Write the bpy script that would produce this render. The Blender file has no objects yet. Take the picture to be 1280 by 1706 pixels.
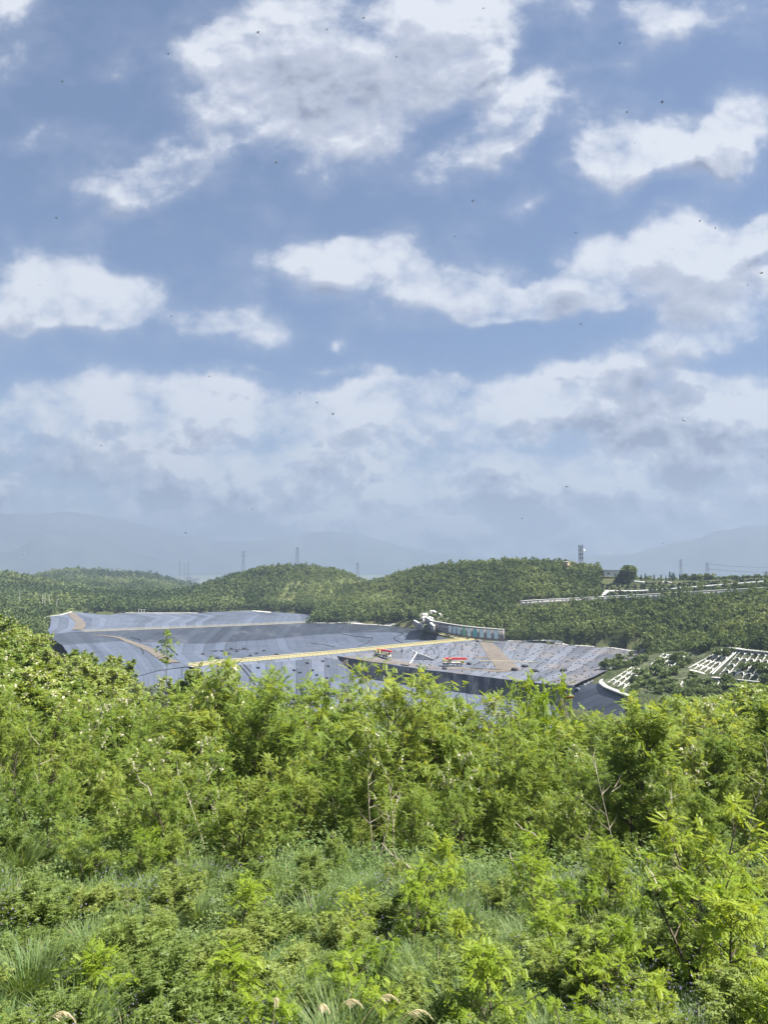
import bpy, math, random
import numpy as np
from mathutils import Vector, Matrix
from mathutils.bvhtree import BVHTree
R = math.radians
rng = np.random.default_rng(7); random.seed(7)
SC = bpy.context.scene
COL = SC.collection
# ------------------------------------------------------------------ camera maths
F = 1200.0; HY = 942.0
PIT = math.atan((HY - 853) / F); CP, SP = math.cos(PIT), math.sin(PIT)
def dirv(px, py):
    a = (px - 640) / F; b = (853 - py) / F
    return Vector((a, CP - b * SP, SP + b * CP))
def Pz(px, py, z):
    d = dirv(px, py); return d * (z / d.z)
def Pr(px, py, r):
    d = dirv(px, py); return d * (r / math.hypot(d.x, d.y))
def proj(x, y, z):
    f = y * CP + z * SP; up = -y * SP + z * CP
    return 640 + F * x / f, 853 - F * up / f
# ------------------------------------------------------------------ noise
def _h(ix, iy, s):
    n = (ix.astype(np.int64) * 374761393 + iy.astype(np.int64) * 668265263 + s * 1442695041) & 0x7fffffff
    n = ((n ^ (n >> 13)) * 1274126177) & 0x7fffffff
    return ((n ^ (n >> 16)) & 0xffff) / 65535.0
def vnoise(x, y, s=0):
    ix = np.floor(x); iy = np.floor(y); fx = x - ix; fy = y - iy
    fx = fx * fx * (3 - 2 * fx); fy = fy * fy * (3 - 2 * fy)
    a = _h(ix, iy, s); b = _h(ix + 1, iy, s); c = _h(ix, iy + 1, s); d = _h(ix + 1, iy + 1, s)
    return (a * (1 - fx) + b * fx) * (1 - fy) + (c * (1 - fx) + d * fx) * fy
def fbm(x, y, o=4, s=0):
    t = 0; a = .5; n = 0
    for i in range(o):
        t = t + a * vnoise(x, y, s + i * 17); n += a; a *= .5; x = x * 2.03 + 3.1; y = y * 2.03 + 7.7
    return t / n
# ------------------------------------------------------------------ mesh helpers
def mesh_np(name, V, Fa, mat, parent=None, smooth=False, col=None, uv=None):
    me = bpy.data.meshes.new(name)
    V = np.asarray(V, np.float32); Fa = np.asarray(Fa, np.int32)
    m, k = Fa.shape
    me.vertices.add(len(V)); me.vertices.foreach_set('co', V.ravel())
    me.loops.add(m * k); me.loops.foreach_set('vertex_index', Fa.ravel())
    me.polygons.add(m)
    me.polygons.foreach_set('loop_start', np.arange(0, m * k, k, dtype=np.int32))
    if smooth: me.polygons.foreach_set('use_smooth', np.ones(m, bool))
    me.update(calc_edges=True)
    if col is not None:
        at = me.attributes.new('var', 'FLOAT', 'POINT'); at.data.foreach_set('value', np.asarray(col, np.float32))
    if uv is not None:
        u = me.uv_layers.new(name='UVMap'); u.data.foreach_set('uv', np.asarray(uv, np.float32)[Fa.ravel()].ravel())
    me.materials.append(mat)
    return link(bpy.data.objects.new(name, me), parent)
def link(o, parent=None):
    COL.objects.link(o)
    if parent is not None: o.parent = parent
    return o
class MB:
    def __init__(s): s.v = []; s.f = []
    def add(s, vs, fs):
        n = len(s.v); s.v += [tuple(v) for v in vs]; s.f += [tuple(i + n for i in f) for f in fs]
    def box(s, c, d, M=None, top=1.0):
        hx, hy, hz = d[0] / 2, d[1] / 2, d[2] / 2
        vs = []
        for z, t in ((-hz, 1), (hz, top)):
            for x, y in ((-1, -1), (1, -1), (1, 1), (-1, 1)):
                p = Vector((x * hx * t, y * hy * t, z)) + Vector(c)
                vs.append(M @ p if M is not None else p)
        s.add(vs, [(0, 3, 2, 1), (4, 5, 6, 7), (0, 1, 5, 4), (1, 2, 6, 5), (2, 3, 7, 6), (3, 0, 4, 7)])
    def tube(s, pts, rad, n=6, cap=True):
        pts = [Vector(p) for p in pts]
        if not hasattr(rad, '__len__'): rad = [rad] * len(pts)
        vs = []; fs = []
        ref = Vector((0.31, 0.17, 0.93))
        for i, p in enumerate(pts):
            t = (pts[min(i + 1, len(pts) - 1)] - pts[max(i - 1, 0)]).normalized()
            a = t.cross(ref)
            if a.length < .05: a = t.cross(Vector((1, 0, 0)))
            a.normalize(); b = t.cross(a)
            for k in range(n):
                an = 2 * math.pi * k / n
                vs.append(p + (a * math.cos(an) + b * math.sin(an)) * rad[i])
        for i in range(len(pts) - 1):
            for k in range(n):
                fs.append((i * n + k, i * n + (k + 1) % n, (i + 1) * n + (k + 1) % n, (i + 1) * n + k))
        if cap: fs.append(tuple(range(n))); fs.append(tuple(reversed(range((len(pts) - 1) * n, len(pts) * n))))
        s.add(vs, fs)
    def lathe(s, prof, c=(0, 0, 0), n=20):
        vs = []; fs = []
        for r, z in prof:
            for k in range(n):
                a = 2 * math.pi * k / n; vs.append((c[0] + r * math.cos(a), c[1] + r * math.sin(a), c[2] + z))
        for i in range(len(prof) - 1):
            for k in range(n): fs.append((i * n + k, i * n + (k + 1) % n, (i + 1) * n + (k + 1) % n, (i + 1) * n + k))
        fs.append(tuple(reversed(range(n)))); fs.append(tuple(range((len(prof) - 1) * n, len(prof) * n)))
        s.add(vs, fs)
    def build(s, name, mat, parent=None, smooth=False):
        me = bpy.data.meshes.new(name); me.from_pydata(s.v, [], s.f); me.update()
        if smooth: me.polygons.foreach_set('use_smooth', np.ones(len(me.polygons), bool))
        me.materials.append(mat)
        return link(bpy.data.objects.new(name, me), parent)
def tag(o, label, cat, group=None):
    o['label'] = label; o['category'] = cat
    if group: o['group'] = group
    return o
def thing(name, label, cat, loc=(0, 0, 0), rz=0, group=None):
    o = bpy.data.objects.new(name, None); COL.objects.link(o); o.empty_display_size = .1
    o.location = loc; o.rotation_euler = (0, 0, rz)
    return tag(o, label, cat, group)
def struct(o, kind='structure'):
    o['kind'] = kind; return o
def dup(root, loc, rz, sc, label, group=None, cat=None, tilt=(0, 0)):
    r = root.copy(); COL.objects.link(r); r.location = loc; r.rotation_euler = (tilt[0], tilt[1], rz)
    r.scale = (sc, sc, sc) if not hasattr(sc, '__len__') else sc
    r['label'] = label
    if group: r['group'] = group
    elif 'group' in r: del r['group']
    if cat: r['category'] = cat
    for ch in list(root.children):
        c = ch.copy(); COL.objects.link(c); c.parent = r
        for g in ch.children:
            d = g.copy(); COL.objects.link(d); d.parent = c
    return r
# ------------------------------------------------------------------ materials
class NT:
    def __init__(s, tree): s.t = tree; s.n = tree.nodes; s.l = tree.links
    def __call__(s, typ, ins=None, **kw):
        nd = s.n.new(typ)
        for k, v in kw.items(): setattr(nd, k, v)
        if ins:
            for k, v in ins.items():
                sk = nd.inputs[k]
                if isinstance(v, bpy.types.NodeSocket): s.l.new(v, sk)
                else: sk.default_value = v
        return nd
    def math(s, op, a, b=None, c=None, clamp=False):
        ins = {0: a}
        if b is not None: ins[1] = b
        if c is not None: ins[2] = c
        return s('ShaderNodeMath', ins, operation=op, use_clamp=clamp).outputs[0]
    def mix(s, f, a, b):
        nd = s('ShaderNodeMix', data_type='RGBA')
        for k, v in ((0, f), (6, a), (7, b)):
            if isinstance(v, bpy.types.NodeSocket): s.l.new(v, nd.inputs[k])
            else: nd.inputs[k].default_value = (v if k == 0 else (*v, 1) if len(v) == 3 else v)
        return nd.outputs[2]
    def ramp(s, f, stops):
        nd = s('ShaderNodeValToRGB', {0: f}); e = nd.color_ramp.elements
        while len(e) < len(stops): e.new(.5)
        for x, (p, c) in zip(e, stops): x.position = p; x.color = (*c, 1) if len(c) == 3 else c
        return nd.outputs[0]
    def mr(s, v, a, b, c=0., d=1., smooth=False):
        return s('ShaderNodeMapRange', {0: v, 1: a, 2: b, 3: c, 4: d}, interpolation_type='SMOOTHSTEP' if smooth else 'LINEAR').outputs[0]
    def noise(s, vec, scale, detail=3, rough=.5, dim='3D', dist=0):
        ins = {'Scale': scale, 'Detail': detail, 'Roughness': rough, 'Distortion': dist}
        if vec is not None: ins['Vector'] = vec
        return s('ShaderNodeTexNoise', ins, noise_dimensions=dim)
def newmat(name):
    m = bpy.data.materials.new(name); m.use_nodes = True; m.node_tree.nodes.clear(); return m, NT(m.node_tree)
def pbr(name, c, rough=.7, var=.15, scale=2., metal=0., bump=0., spec=.4):
    m, t = newmat(name)
    tc = t('ShaderNodeTexCoord').outputs['Object']
    nz = t.noise(tc, scale, 5, .6)
    f = nz.outputs['Fac']
    lo = tuple(x * (1 - var * 1.6) for x in c); hi = tuple(min(1, x * (1 + var * 1.6)) for x in c)
    base = t.mix(t.mr(f, .3, .7), lo, hi)
    p = t('ShaderNodeBsdfPrincipled', {'Base Color': base, 'Roughness': rough, 'Metallic': metal, 'Specular IOR Level': spec})
    if bump:
        b = t('ShaderNodeBump', {'Strength': bump, 'Height': f, 'Distance': .1}); t.l.new(b.outputs[0], p.inputs['Normal'])
    o = t('ShaderNodeOutputMaterial', {0: p.outputs[0]})
    return m
def leafmat(name, stops, trans=.45, tcol=(1.25, 1.15, .5), rough=.5, attr=True, spec=.25, objvar=.5):
    """leaf: colour varies leaf to leaf ('var' attribute) and plant to plant (object random)"""
    m, t = newmat(name)
    a = t('ShaderNodeAttribute', attribute_name='var').outputs['Fac']
    rnd = t('ShaderNodeObjectInfo').outputs['Random']
    v = t.math('ADD', t.math('MULTIPLY', a, 1 - objvar), t.math('MULTIPLY', rnd, objvar))
    c = t.ramp(v, stops)
    p = t('ShaderNodeBsdfPrincipled', {'Base Color': c, 'Roughness': rough, 'Specular IOR Level': spec})
    tc = t('ShaderNodeVectorMath', {0: c, 1: tcol}, operation='MULTIPLY').outputs[0]
    tr = t('ShaderNodeBsdfTranslucent', {'Color': tc})
    mx = t('ShaderNodeMixShader', {0: trans, 1: p.outputs[0], 2: tr.outputs[0]})
    t('ShaderNodeOutputMaterial', {0: mx.outputs[0]})
    return m
M = {}
M['leaf'] = leafmat('locust_leaf', [(0, (.1, .165, .03)), (.5, (.2, .285, .05)), (1, (.33, .39, .09))], .55, tcol=(1.35, 1.15, .6))
M['leaf_far'] = leafmat('slope_leaf', [(0, (.09, .15, .03)), (.5, (.19, .265, .055)), (1, (.32, .36, .1))], .4)
M['shrub'] = leafmat('shrub_leaf', [(0, (.1, .155, .04)), (.5, (.185, .25, .06)), (1, (.29, .335, .09))], .4)
M['sap'] = leafmat('sapling_leaf', [(0, (.13, .215, .016)), (.5, (.225, .315, .03)), (1, (.34, .4, .05))], .5)
M['hill'] = leafmat('hillside_leaf', [(0, (.055, .085, .034)), (.5, (.108, .15, .058)), (1, (.19, .225, .09))], .3, objvar=0, spec=.05, rough=.8)
M['ever'] = leafmat('evergreen_leaf', [(0, (.014, .032, .012)), (.5, (.026, .05, .018)), (1, (.05, .075, .025))], .15)
M['grass'] = leafmat('grass_blade', [(0, (.085, .15, .045)), (.55, (.165, .24, .085)), (.85, (.26, .31, .13)), (1, (.45, .4, .24))], .4, objvar=0)
M['herb'] = leafmat('herb_leaf', [(0, (.08, .135, .04)), (.6, (.155, .215, .07)), (1, (.26, .3, .11))], .35, objvar=0)
M['vetch'] = leafmat('vetch_flower', [(0, (.13, .1, .22)), (1, (.28, .22, .42))], .3, objvar=0)
M['net'] = leafmat('green_herb', [(0, (.025, .1, .03)), (1, (.06, .19, .055))], .4, objvar=0)
M['dead'] = leafmat('dead_leaf', [(0, (.16, .09, .06)), (1, (.32, .2, .13))], .2, objvar=.2)
M['plume'] = leafmat('plume_hair', [(0, (.48, .42, .28)), (1, (.72, .66, .5))], .4, objvar=.2)
M['blossom'] = leafmat('locust_blossom', [(0, (.5, .48, .3)), (1, (.78, .76, .6))], .35, tcol=(1, 1, .9), objvar=.1)
M['bark'] = pbr('bark', (.1, .08, .06), .9, .3, 6)
M['twig'] = pbr('pale_dead_wood', (.36, .31, .25), .9, .2, 5)
M['straw'] = pbr('straw_stem', (.45, .38, .2), .8, .2, 5)
M['conc'] = pbr('pale_concrete', (.5, .49, .45), .85, .12, .6)
M['concd'] = pbr('weathered_concrete', (.25, .245, .23), .9, .2, .5)
M['white'] = pbr('white_paint', (.75, .75, .72), .6, .06, 1)
M['yellow'] = pbr('yellow_paint', (.5, .44, .2), .6, .1, 1)
M['cream'] = pbr('cream_concrete', (.36, .34, .26), .8, .12, .4)
M['red'] = pbr('red_paint', (.55, .03, .04), .4, .08, 1)
M['black'] = pbr('black_rubber', (.02, .02, .022), .7, .2, 3)
M['dark'] = pbr('dark_steel', (.06, .06, .07), .5, .2, 3)
M['steel'] = pbr('galvanised_steel', (.25, .26, .28), .5, .1, 1, metal=.3)
M['glass'] = pbr('cab_glass', (.03, .04, .05), .1, .05, 1)
M['water_tower'] = pbr('tan_render', (.48, .38, .22), .85, .12, .8)
M['roof'] = pbr('dark_roof', (.07, .075, .08), .7, .15, 1)
M['soil'] = pbr('soil', (.3, .2, .12), .95, .25, .15)
M['bag'] = pbr('black_weight_bag', (.015, .016, .02), .7, .2, 2)
M['pblue'] = pbr('pale_blue_panel', (.5, .66, .68), .7, .08, .5)
M['pteal'] = pbr('teal_panel', (.12, .38, .4), .7, .1, .5)
M['pgreen'] = pbr('green_panel', (.16, .42, .3), .7, .1, .5)
M['stone'] = pbr('grey_stone_facing', (.22, .21, .2), .9, .25, .8, bump=.4)
M['bee'] = pbr('dark_insect', (.02, .016, .012), .5, .2, 60)
M['beeb'] = pbr('amber_insect', (.22, .1, .03), .6, .3, 120)
M['wing'] = pbr('insect_wing', (.25, .23, .2), .3, .1, 50)
def road_mat(name, c1, c2):
    m, t = newmat(name)
    tc = t('ShaderNodeTexCoord').outputs['Object']
    f = t.noise(tc, .25, 8, .65).outputs['Fac']; g = t.noise(tc, 2.5, 4, .6).outputs['Fac']
    c = t.mix(t.mr(t.math('ADD', t.math('MULTIPLY', f, .7), t.math('MULTIPLY', g, .3)), .35, .65), c1, c2)
    p = t('ShaderNodeBsdfPrincipled', {'Base Color': c, 'Roughness': .95, 'Specular IOR Level': .2})
    t('ShaderNodeOutputMaterial', {0: p.outputs[0]}); return m
M['dirt'] = road_mat('brown_dirt_road', (.1, .085, .072), (.165, .145, .122))
M['path'] = road_mat('pale_path', (.5, .47, .4), (.66, .63, .56))
def liner_mat(name, c, panel=7.0, rough=.42, dirt=0., streak=.25):
    """welded plastic sheeting: panels of UV width (metres), ripples running down the slope, dust"""
    m, t = newmat(name)
    uv = t('ShaderNodeUVMap', uv_map='UVMap').outputs[0]
    ob = t('ShaderNodeTexCoord').outputs['Object']
    sx = t('ShaderNodeSeparateXYZ', {0: uv}).outputs
    pu = t.math('DIVIDE', sx[0], panel)
    wn = t('ShaderNodeTexWhiteNoise', {'W': t.math('FLOOR', pu)}, noise_dimensions='1D').outputs['Value']
    fr = t.math('FRACT', pu)
    seam = t.math('LESS_THAN', fr, .11)
    mp = t('ShaderNodeMapping', {'Vector': uv, 'Scale': (.9, .05, 1)}).outputs[0]
    rip = t.noise(mp, 1.0, 5, .6).outputs['Fac']
    cloud = t.noise(ob, .03, 6, .6).outputs['Fac']
    dust = t.noise(ob, .09, 8, .65).outputs['Fac']
    v = t.math('ADD', t.math('MULTIPLY', wn, .35), t.math('ADD', t.math('MULTIPLY', rip, streak * 2), t.math('MULTIPLY', cloud, .5)))
    base = t.mix(t.mr(v, .25, 1.0), tuple(x * .45 for x in c), tuple(x * 1.8 for x in c))
    base = t.mix(t.math('MULTIPLY', seam, .45), base, tuple(x * .35 for x in c))
    base = t.mix(t.mr(dust, .52, .72, 0, .35), base, (.16, .16, .168))
    if dirt:
        d2 = t.noise(ob, .05, 9, .7).outputs['Fac']
        base = t.mix(t.mr(d2, .5, .6, 0, dirt), base, (.22, .175, .14))
    bmp = t('ShaderNodeBump', {'Strength': .5, 'Distance': .5, 'Height': t.math('ADD', rip, t.math('MULTIPLY', dust, .6))})
    p = t('ShaderNodeBsdfPrincipled', {'Base Color': base, 'Roughness': rough, 'Specular IOR Level': .42, 'Normal': bmp.outputs[0]})
    t('ShaderNodeOutputMaterial', {0: p.outputs[0]}); return m
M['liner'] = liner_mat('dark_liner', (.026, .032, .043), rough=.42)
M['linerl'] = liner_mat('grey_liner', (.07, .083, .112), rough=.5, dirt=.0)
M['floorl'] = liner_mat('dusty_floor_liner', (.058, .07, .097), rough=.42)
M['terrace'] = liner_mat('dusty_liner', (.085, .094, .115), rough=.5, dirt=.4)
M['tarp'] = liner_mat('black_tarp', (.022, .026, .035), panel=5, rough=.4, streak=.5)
def ground_mat():
    m, t = newmat('ground')
    ob = t('ShaderNodeTexCoord').outputs['Object']
    n1 = t.noise(ob, .02, 8, .6).outputs['Fac']; n2 = t.noise(ob, .5, 6, .65).outputs['Fac']
    n3 = t.noise(ob, .0016, 6, .6).outputs['Fac']
    a = t('ShaderNodeAttribute', attribute_name='var').outputs['Fac']   # 0 wooded floor .. 1 open meadow, 2 farmland
    v = t.math('ADD', t.math('MULTIPLY', n1, .6), t.math('MULTIPLY', n2, .4))
    wood = t.ramp(v, [(.3, (.035, .045, .018)), (.5, (.055, .065, .025)), (.62, (.09, .085, .04))])
    mead = t.ramp(v, [(.3, (.07, .1, .03)), (.5, (.115, .14, .045)), (.6, (.16, .17, .07)), (.68, (.33, .24, .15))])
    vo = t('ShaderNodeTexVoronoi', {'Vector': t('ShaderNodeMapping', {'Vector': ob, 'Scale': (1, .35, 1)}).outputs[0], 'Scale': .006})
    farm = t.mix(t.mr(n3, .35, .65), t.mix(.5, (.07, .1, .04), vo.outputs['Color']), (.1, .13, .06))
    farm = t.mix(.75, farm, (.11, .135, .075))
    c = t.mix(t.math('MINIMUM', a, 1.), wood, mead)
    c = t.mix(t.math('SUBTRACT', a, 1., clamp=True), c, farm)
    b = t('ShaderNodeBump', {'Strength': .6, 'Distance': .3, 'Height': n2})
    p = t('ShaderNodeBsdfPrincipled', {'Base Color': c, 'Roughness': .95, 'Specular IOR Level': .15, 'Normal': b.outputs[0]})
    t('ShaderNodeOutputMaterial', {0: p.outputs[0]}); return m
M['ground'] = ground_mat()
M['mount'] = pbr('mountain_forest', (.06, .07, .07), .95, .3, .002)
# ------------------------------------------------------------------ ground table: z/r over (azimuth, ln r)
COLS = {
 -500: [(2,-1.9),(7,-3.2),(20,-4.5),(60,-7),(110,-8),(200,-20),(400,-40),(800,-40),(1100,-20),(1500,-50),(3000,-90),(9600,-95)],
 -150: [(2,-2),(7,-4.2),(18,-5.6),(30,-7.5),(50,-9.5),(80,-9.8),(110,-9.6),(150,-15),(200,-26),(400,-42),(600,-42),(800,-36),(1100,960),(1500,-50),(3000,-90),(9600,-95)],
 0: [(2,-2.1),(7,-4.6),(12,-5.9),(18,-6.7),(30,-9),(50,-11.3),(80,-11.7),(110,-11.6),(150,-17),(200,-30),(400,-45),(600,-42),(700,-42),(850,-38),(1100,968),(1500,-50),(3000,-90),(9600,-95)],
 100: [(2,-2.2),(7,-4.9),(12,-6.5),(18,-7.9),(24,-9.4),(40,-13),(60,-15.4),(90,-16),(115,-16.6),(150,-24),(200,-36),(300,-44),(480,-46),(580,-44),(640,-41),(760,1010),(950,998),(1300,985),(1700,962),(2100,957),(2600,-75),(3400,-90),(9600,-95)],
 250: [(2,-2.3),(7,-5),(12,-6.8),(18,-8.5),(24,-10.2),(40,-15),(60,-18),(90,-18.6),(120,-19.8),(150,-27),(200,-40),(300,-50),(480,-54),(600,-50),(655,-43.5),(740,1017),(950,1004),(1250,990),(1600,975),(1850,956),(2300,-70),(3200,-90),(9600,-95)],
 345: [(2,-2.3),(7,-5),(12,-6.9),(18,-8.6),(24,-10.5),(50,-17.5),(90,-20.5),(120,-22.5),(150,-32),(200,-46),(300,-58),(420,-58),(560,-50),(660,-43.5),(730,1012),(800,994),(870,984),(1000,-50),(1600,-70),(3000,-90),(9600,-95)],
 420: [(2,-2.3),(7,-5),(12,-6.9),(18,-8.6),(24,-10.5),(35,-14.5),(50,-20),(80,-28),(130,-40),(200,-52),(300,-64),(420,-60),(540,-48),(660,-42),(720,1008),(780,975),(830,955),(880,950),(980,-30),(1300,-65),(3000,-90),(9600,-95)],
 500: [(2,-2.3),(7,-5),(12,-6.9),(18,-8.6),(24,-10.5),(35,-14.5),(50,-20),(80,-29),(130,-40),(200,-52),(300,-64),(420,-60),(545,-46),(640,-43),(690,1012),(760,980),(820,956),(850,948),(900,948),(1000,-30),(1300,-65),(3000,-90),(9600,-95)],
 580: [(2,-2.3),(7,-5),(12,-6.9),(18,-8.7),(24,-10.7),(35,-14.7),(50,-20),(80,-29),(130,-40),(200,-52),(300,-64),(420,-60),(535,-45),(570,1030),(640,1012),(720,990),(800,962),(850,957),(950,-35),(1300,-65),(3000,-90),(9600,-95)],
 640: [(2,-2.3),(7,-5),(12,-6.9),(18,-8.7),(24,-10.8),(35,-14.7),(50,-20),(80,-29),(130,-40),(200,-52),(300,-66),(400,-60),(500,-46),(530,-43.5),(570,1020),(630,988),(680,972),(740,972),(850,-40),(1300,-65),(3000,-90),(9600,-95)],
 700: [(2,-2.3),(7,-5),(12,-6.9),(18,-8.7),(24,-10.9),(35,-14.7),(50,-20),(80,-29),(130,-40),(200,-52),(300,-66),(400,-56),(470,-47),(484,-47),(496,1039),(530,1022),(580,992),(640,960),(680,953),(780,-30),(1300,-65),(3000,-90),(9600,-95)],
 770: [(2,-2.3),(7,-5),(12,-6.9),(18,-8.8),(24,-11),(35,-14.8),(50,-20),(80,-29),(130,-40),(200,-52),(300,-66),(400,-56),(440,-49),(462,-48.5),(474,-40.8),(490,1037),(540,1003),(600,962),(640,949),(680,947),(780,-30),(1300,-65),(3000,-90),(9600,-95)],
 850: [(2,-2.3),(7,-5),(12,-6.9),(18,-8.8),(24,-11),(35,-14.8),(50,-20),(80,-28.5),(130,-39),(200,-52),(300,-66),(380,-56),(432,-49),(455,-48.5),(468,-41.5),(486,1037),(517,1010),(522,1006),(550,987),(590,957),(625,945),(660,945),(760,-30),(1300,-65),(3000,-90),(9600,-95)],
 880: [(2,-2.3),(7,-5),(12,-6.9),(18,-8.8),(24,-11),(35,-14.8),(50,-20),(80,-28.5),(130,-39),(200,-52),(300,-66),(380,-56),(432,-48),(442,-47.6),(455,1059),(480,1038),(517,1009),(522,1005),(550,985),(590,955),(625,943),(660,945),(760,-30),(1300,-65),(3000,-90),(9600,-95)],
 1010: [(2,-2.3),(7,-5),(12,-6.8),(18,-8.7),(24,-10.8),(35,-14.4),(50,-19),(80,-26.5),(130,-36),(200,-50),(270,-56),(300,-52),(330,-49),(400,-48),(412,-47.6),(428,1066),(470,1032),(516,1002),(522,998),(560,982),(590,968),(610,959),(640,957),(760,-35),(1300,-65),(3000,-90),(9600,-95)],
 1090: [(2,-2.3),(7,-4.9),(12,-6.7),(18,-8.5),(24,-10.5),(35,-14),(50,-18),(80,-23.5),(130,-31),(200,-44),(260,-52),(285,-52.5),(312,-51),(335,-44.5),(345,-44),(362,-45),(390,-48),(404,-47.5),(422,1065),(470,1025),(514,997),(520,994),(545,984),(585,969),(610,965),(680,-20),(1300,-65),(3000,-90),(9600,-95)],
 1190: [(2,-2.3),(7,-4.8),(12,-6.6),(18,-8.3),(24,-10.2),(40,-14.5),(60,-18.5),(95,-22),(130,-27),(200,-40),(265,-50),(300,-51),(322,-40),(335,-38),(350,-38.5),(370,-42),(420,1056),(470,1020),(512,992),(518,988),(545,979),(585,968),(620,964),(700,-24),(1300,-65),(3000,-90),(9600,-95)],
 1290: [(2,-2.3),(7,-4.8),(12,-6.5),(18,-8.1),(24,-9.9),(40,-13.7),(60,-17),(95,-19.8),(130,-24.5),(180,-34),(240,-47),(274,-49),(294,-40),(306,-36.5),(320,-35),(345,-36),(400,1052),(460,1012),(508,987),(514,983),(545,973),(585,964),(620,958),(700,-20),(1300,-60),(3000,-90),(9600,-95)],
 1750: [(2,-2),(7,-4),(24,-8),(60,-14),(95,-16),(180,-28),(270,-40),(300,-32),(400,-28),(500,-10),(620,-4),(800,-20),(1300,-60),(3000,-90),(9600,-95)],
}
LR = np.linspace(math.log(.5), math.log(9700), 640)
cpx = sorted(COLS); TA = []; TV = []
for c in cpx:
    pts = []
    for r, v in COLS[c]:
        z = v
        if v > 500:
            d = dirv(c, v); z = r * d.z / math.hypot(d.x, d.y)
        if v < 500: z *= 1 - .12 * math.exp(-(math.log(r / 21) / .5) ** 2)
        pts.append((math.log(r), z / r))
    pts = [(math.log(.5), -1.75 / .5), (math.log(1.3), -1.8 / 1.3)] + pts
    p = np.array(pts); TV.append(np.interp(LR, p[:, 0], p[:, 1])); TA.append(math.atan2(c - 640, F))
TA = np.array(TA); TV = np.array(TV)
# back hemisphere: level plateau behind the viewer
bz = np.where(np.exp(LR) < 3, -1.75, -2.0) / np.exp(LR)
TA = np.concatenate([[-math.pi, -1.3], TA, [1.3, math.pi]]); TV = np.vstack([bz, bz, TV, bz, bz])
AZ = np.linspace(-math.pi, math.pi, 2881)
tab = np.stack([np.interp(AZ, TA, TV[:, j]) for j in range(len(LR))], 1)
def gsm(a, sig, ax):
    n = int(3 * sig) + 1; k = np.exp(-.5 * (np.arange(-n, n + 1) / sig) ** 2); k /= k.sum()
    pad = [(0, 0), (0, 0)]; pad[ax] = (n, n); ap = np.pad(a, pad, mode='edge')
    return sum(k[i] * np.take(ap, np.arange(i, i + a.shape[ax]), ax) for i in range(2 * n + 1))
tab = gsm(gsm(tab, 8, 0), 1.6, 1)
def ground(x, y, noise=True):
    x = np.asarray(x, float); y = np.asarray(y, float)
    r = np.maximum(np.hypot(x, y), .51); a = np.arctan2(x, y)
    fa = (a + math.pi) / (2 * math.pi) * (len(AZ) - 1); fr = (np.log(r) - LR[0]) / (LR[1] - LR[0])
    ia = np.clip(fa.astype(int), 0, len(AZ) - 2); ir = np.clip(fr.astype(int), 0, len(LR) - 2)
    ta = fa - ia; tr = np.clip(fr - ir, 0, 1)
    v = (tab[ia, ir] * (1 - ta) + tab[ia + 1, ir] * ta) * (1 - tr) + (tab[ia, ir + 1] * (1 - ta) + tab[ia + 1, ir + 1] * ta) * tr
    z = v * r
    if noise:
        w = np.clip((r - 620) / 300, 0, 1) * np.clip((3000 - r) / 1000, .15, 1)
        z = z + w * ((fbm(x / 160, y / 160, 4, 3) - .5) * 22)
        z = z + np.clip(1 - r / 60, 0, 1) * np.clip((r - 2) / 4, 0, 1) * (fbm(x / 2.2, y / 2.2, 3, 9) - .5) * .7
        z = z + np.clip(r / 100, 0, 1) * np.clip((600 - r) / 200, 0, 1) * (fbm(x / 25, y / 25, 3, 5) - .5) * 1.6
    return z
def gz(x, y): return float(ground(np.array([x]), np.array([y]))[0])
def polyline(px_list): return [Pz(*p) for p in px_list]
def resample(pts, n):
    p = np.array([tuple(q) for q in pts]); s = np.concatenate([[0], np.cumsum(np.linalg.norm(np.diff(p, axis=0), axis=1))])
    t = np.linspace(0, s[-1], n)
    # smooth corners a little with a local blend
    q = np.stack([np.interp(t, s, p[:, i]) for i in range(3)], 1)
    return q
LINERS = []   # (verts, faces) for raycasts
def loft(name, rows, mat, nu=120, nv=14, sm=2.0, bump=.12, drop=0., bs=12.):
    L = [resample(r, nu) for r in rows]
    L = [np.stack([gsm(l[:, i:i + 1], sm, 0)[:, 0] for i in range(3)], 1) for l in L]
    out = []; 
    for k in range(len(L) - 1):
        for j in range(nv if k < len(L) - 2 else nv + 1):
            t = j / nv; out.append(L[k] * (1 - t) + L[k + 1] * t)
    G = np.array(out); nvv = len(out)
    x, y = G[..., 0], G[..., 1]
    vv = np.linspace(0, 1, nvv)[:, None]; edge = np.clip(np.minimum(vv, 1 - vv) * 8, 0, 1)
    G[..., 2] += edge * bump * 2 * (fbm(x / bs, y / bs, 4, 21) - .5) * 2
    du = np.linalg.norm(np.diff(G, axis=1), axis=2).mean(0); u = np.concatenate([[0], np.cumsum(du)])
    dv = np.linalg.norm(np.diff(G, axis=0), axis=2); v = np.vstack([np.zeros(nu), np.cumsum(dv, 0)])
    uv = np.stack([np.broadcast_to(u, v.shape), v], -1).reshape(-1, 2)
    V = G.reshape(-1, 3); i = np.arange(nvv - 1)[:, None] * nu + np.arange(nu - 1)[None]
    Q = np.stack([i, i + 1, i + nu + 1, i + nu], -1).reshape(-1, 4)
    o = mesh_np(name, V, Q, mat, smooth=True, uv=uv)
    struct(o); LINERS.append((V, Q)); return o, G
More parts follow.
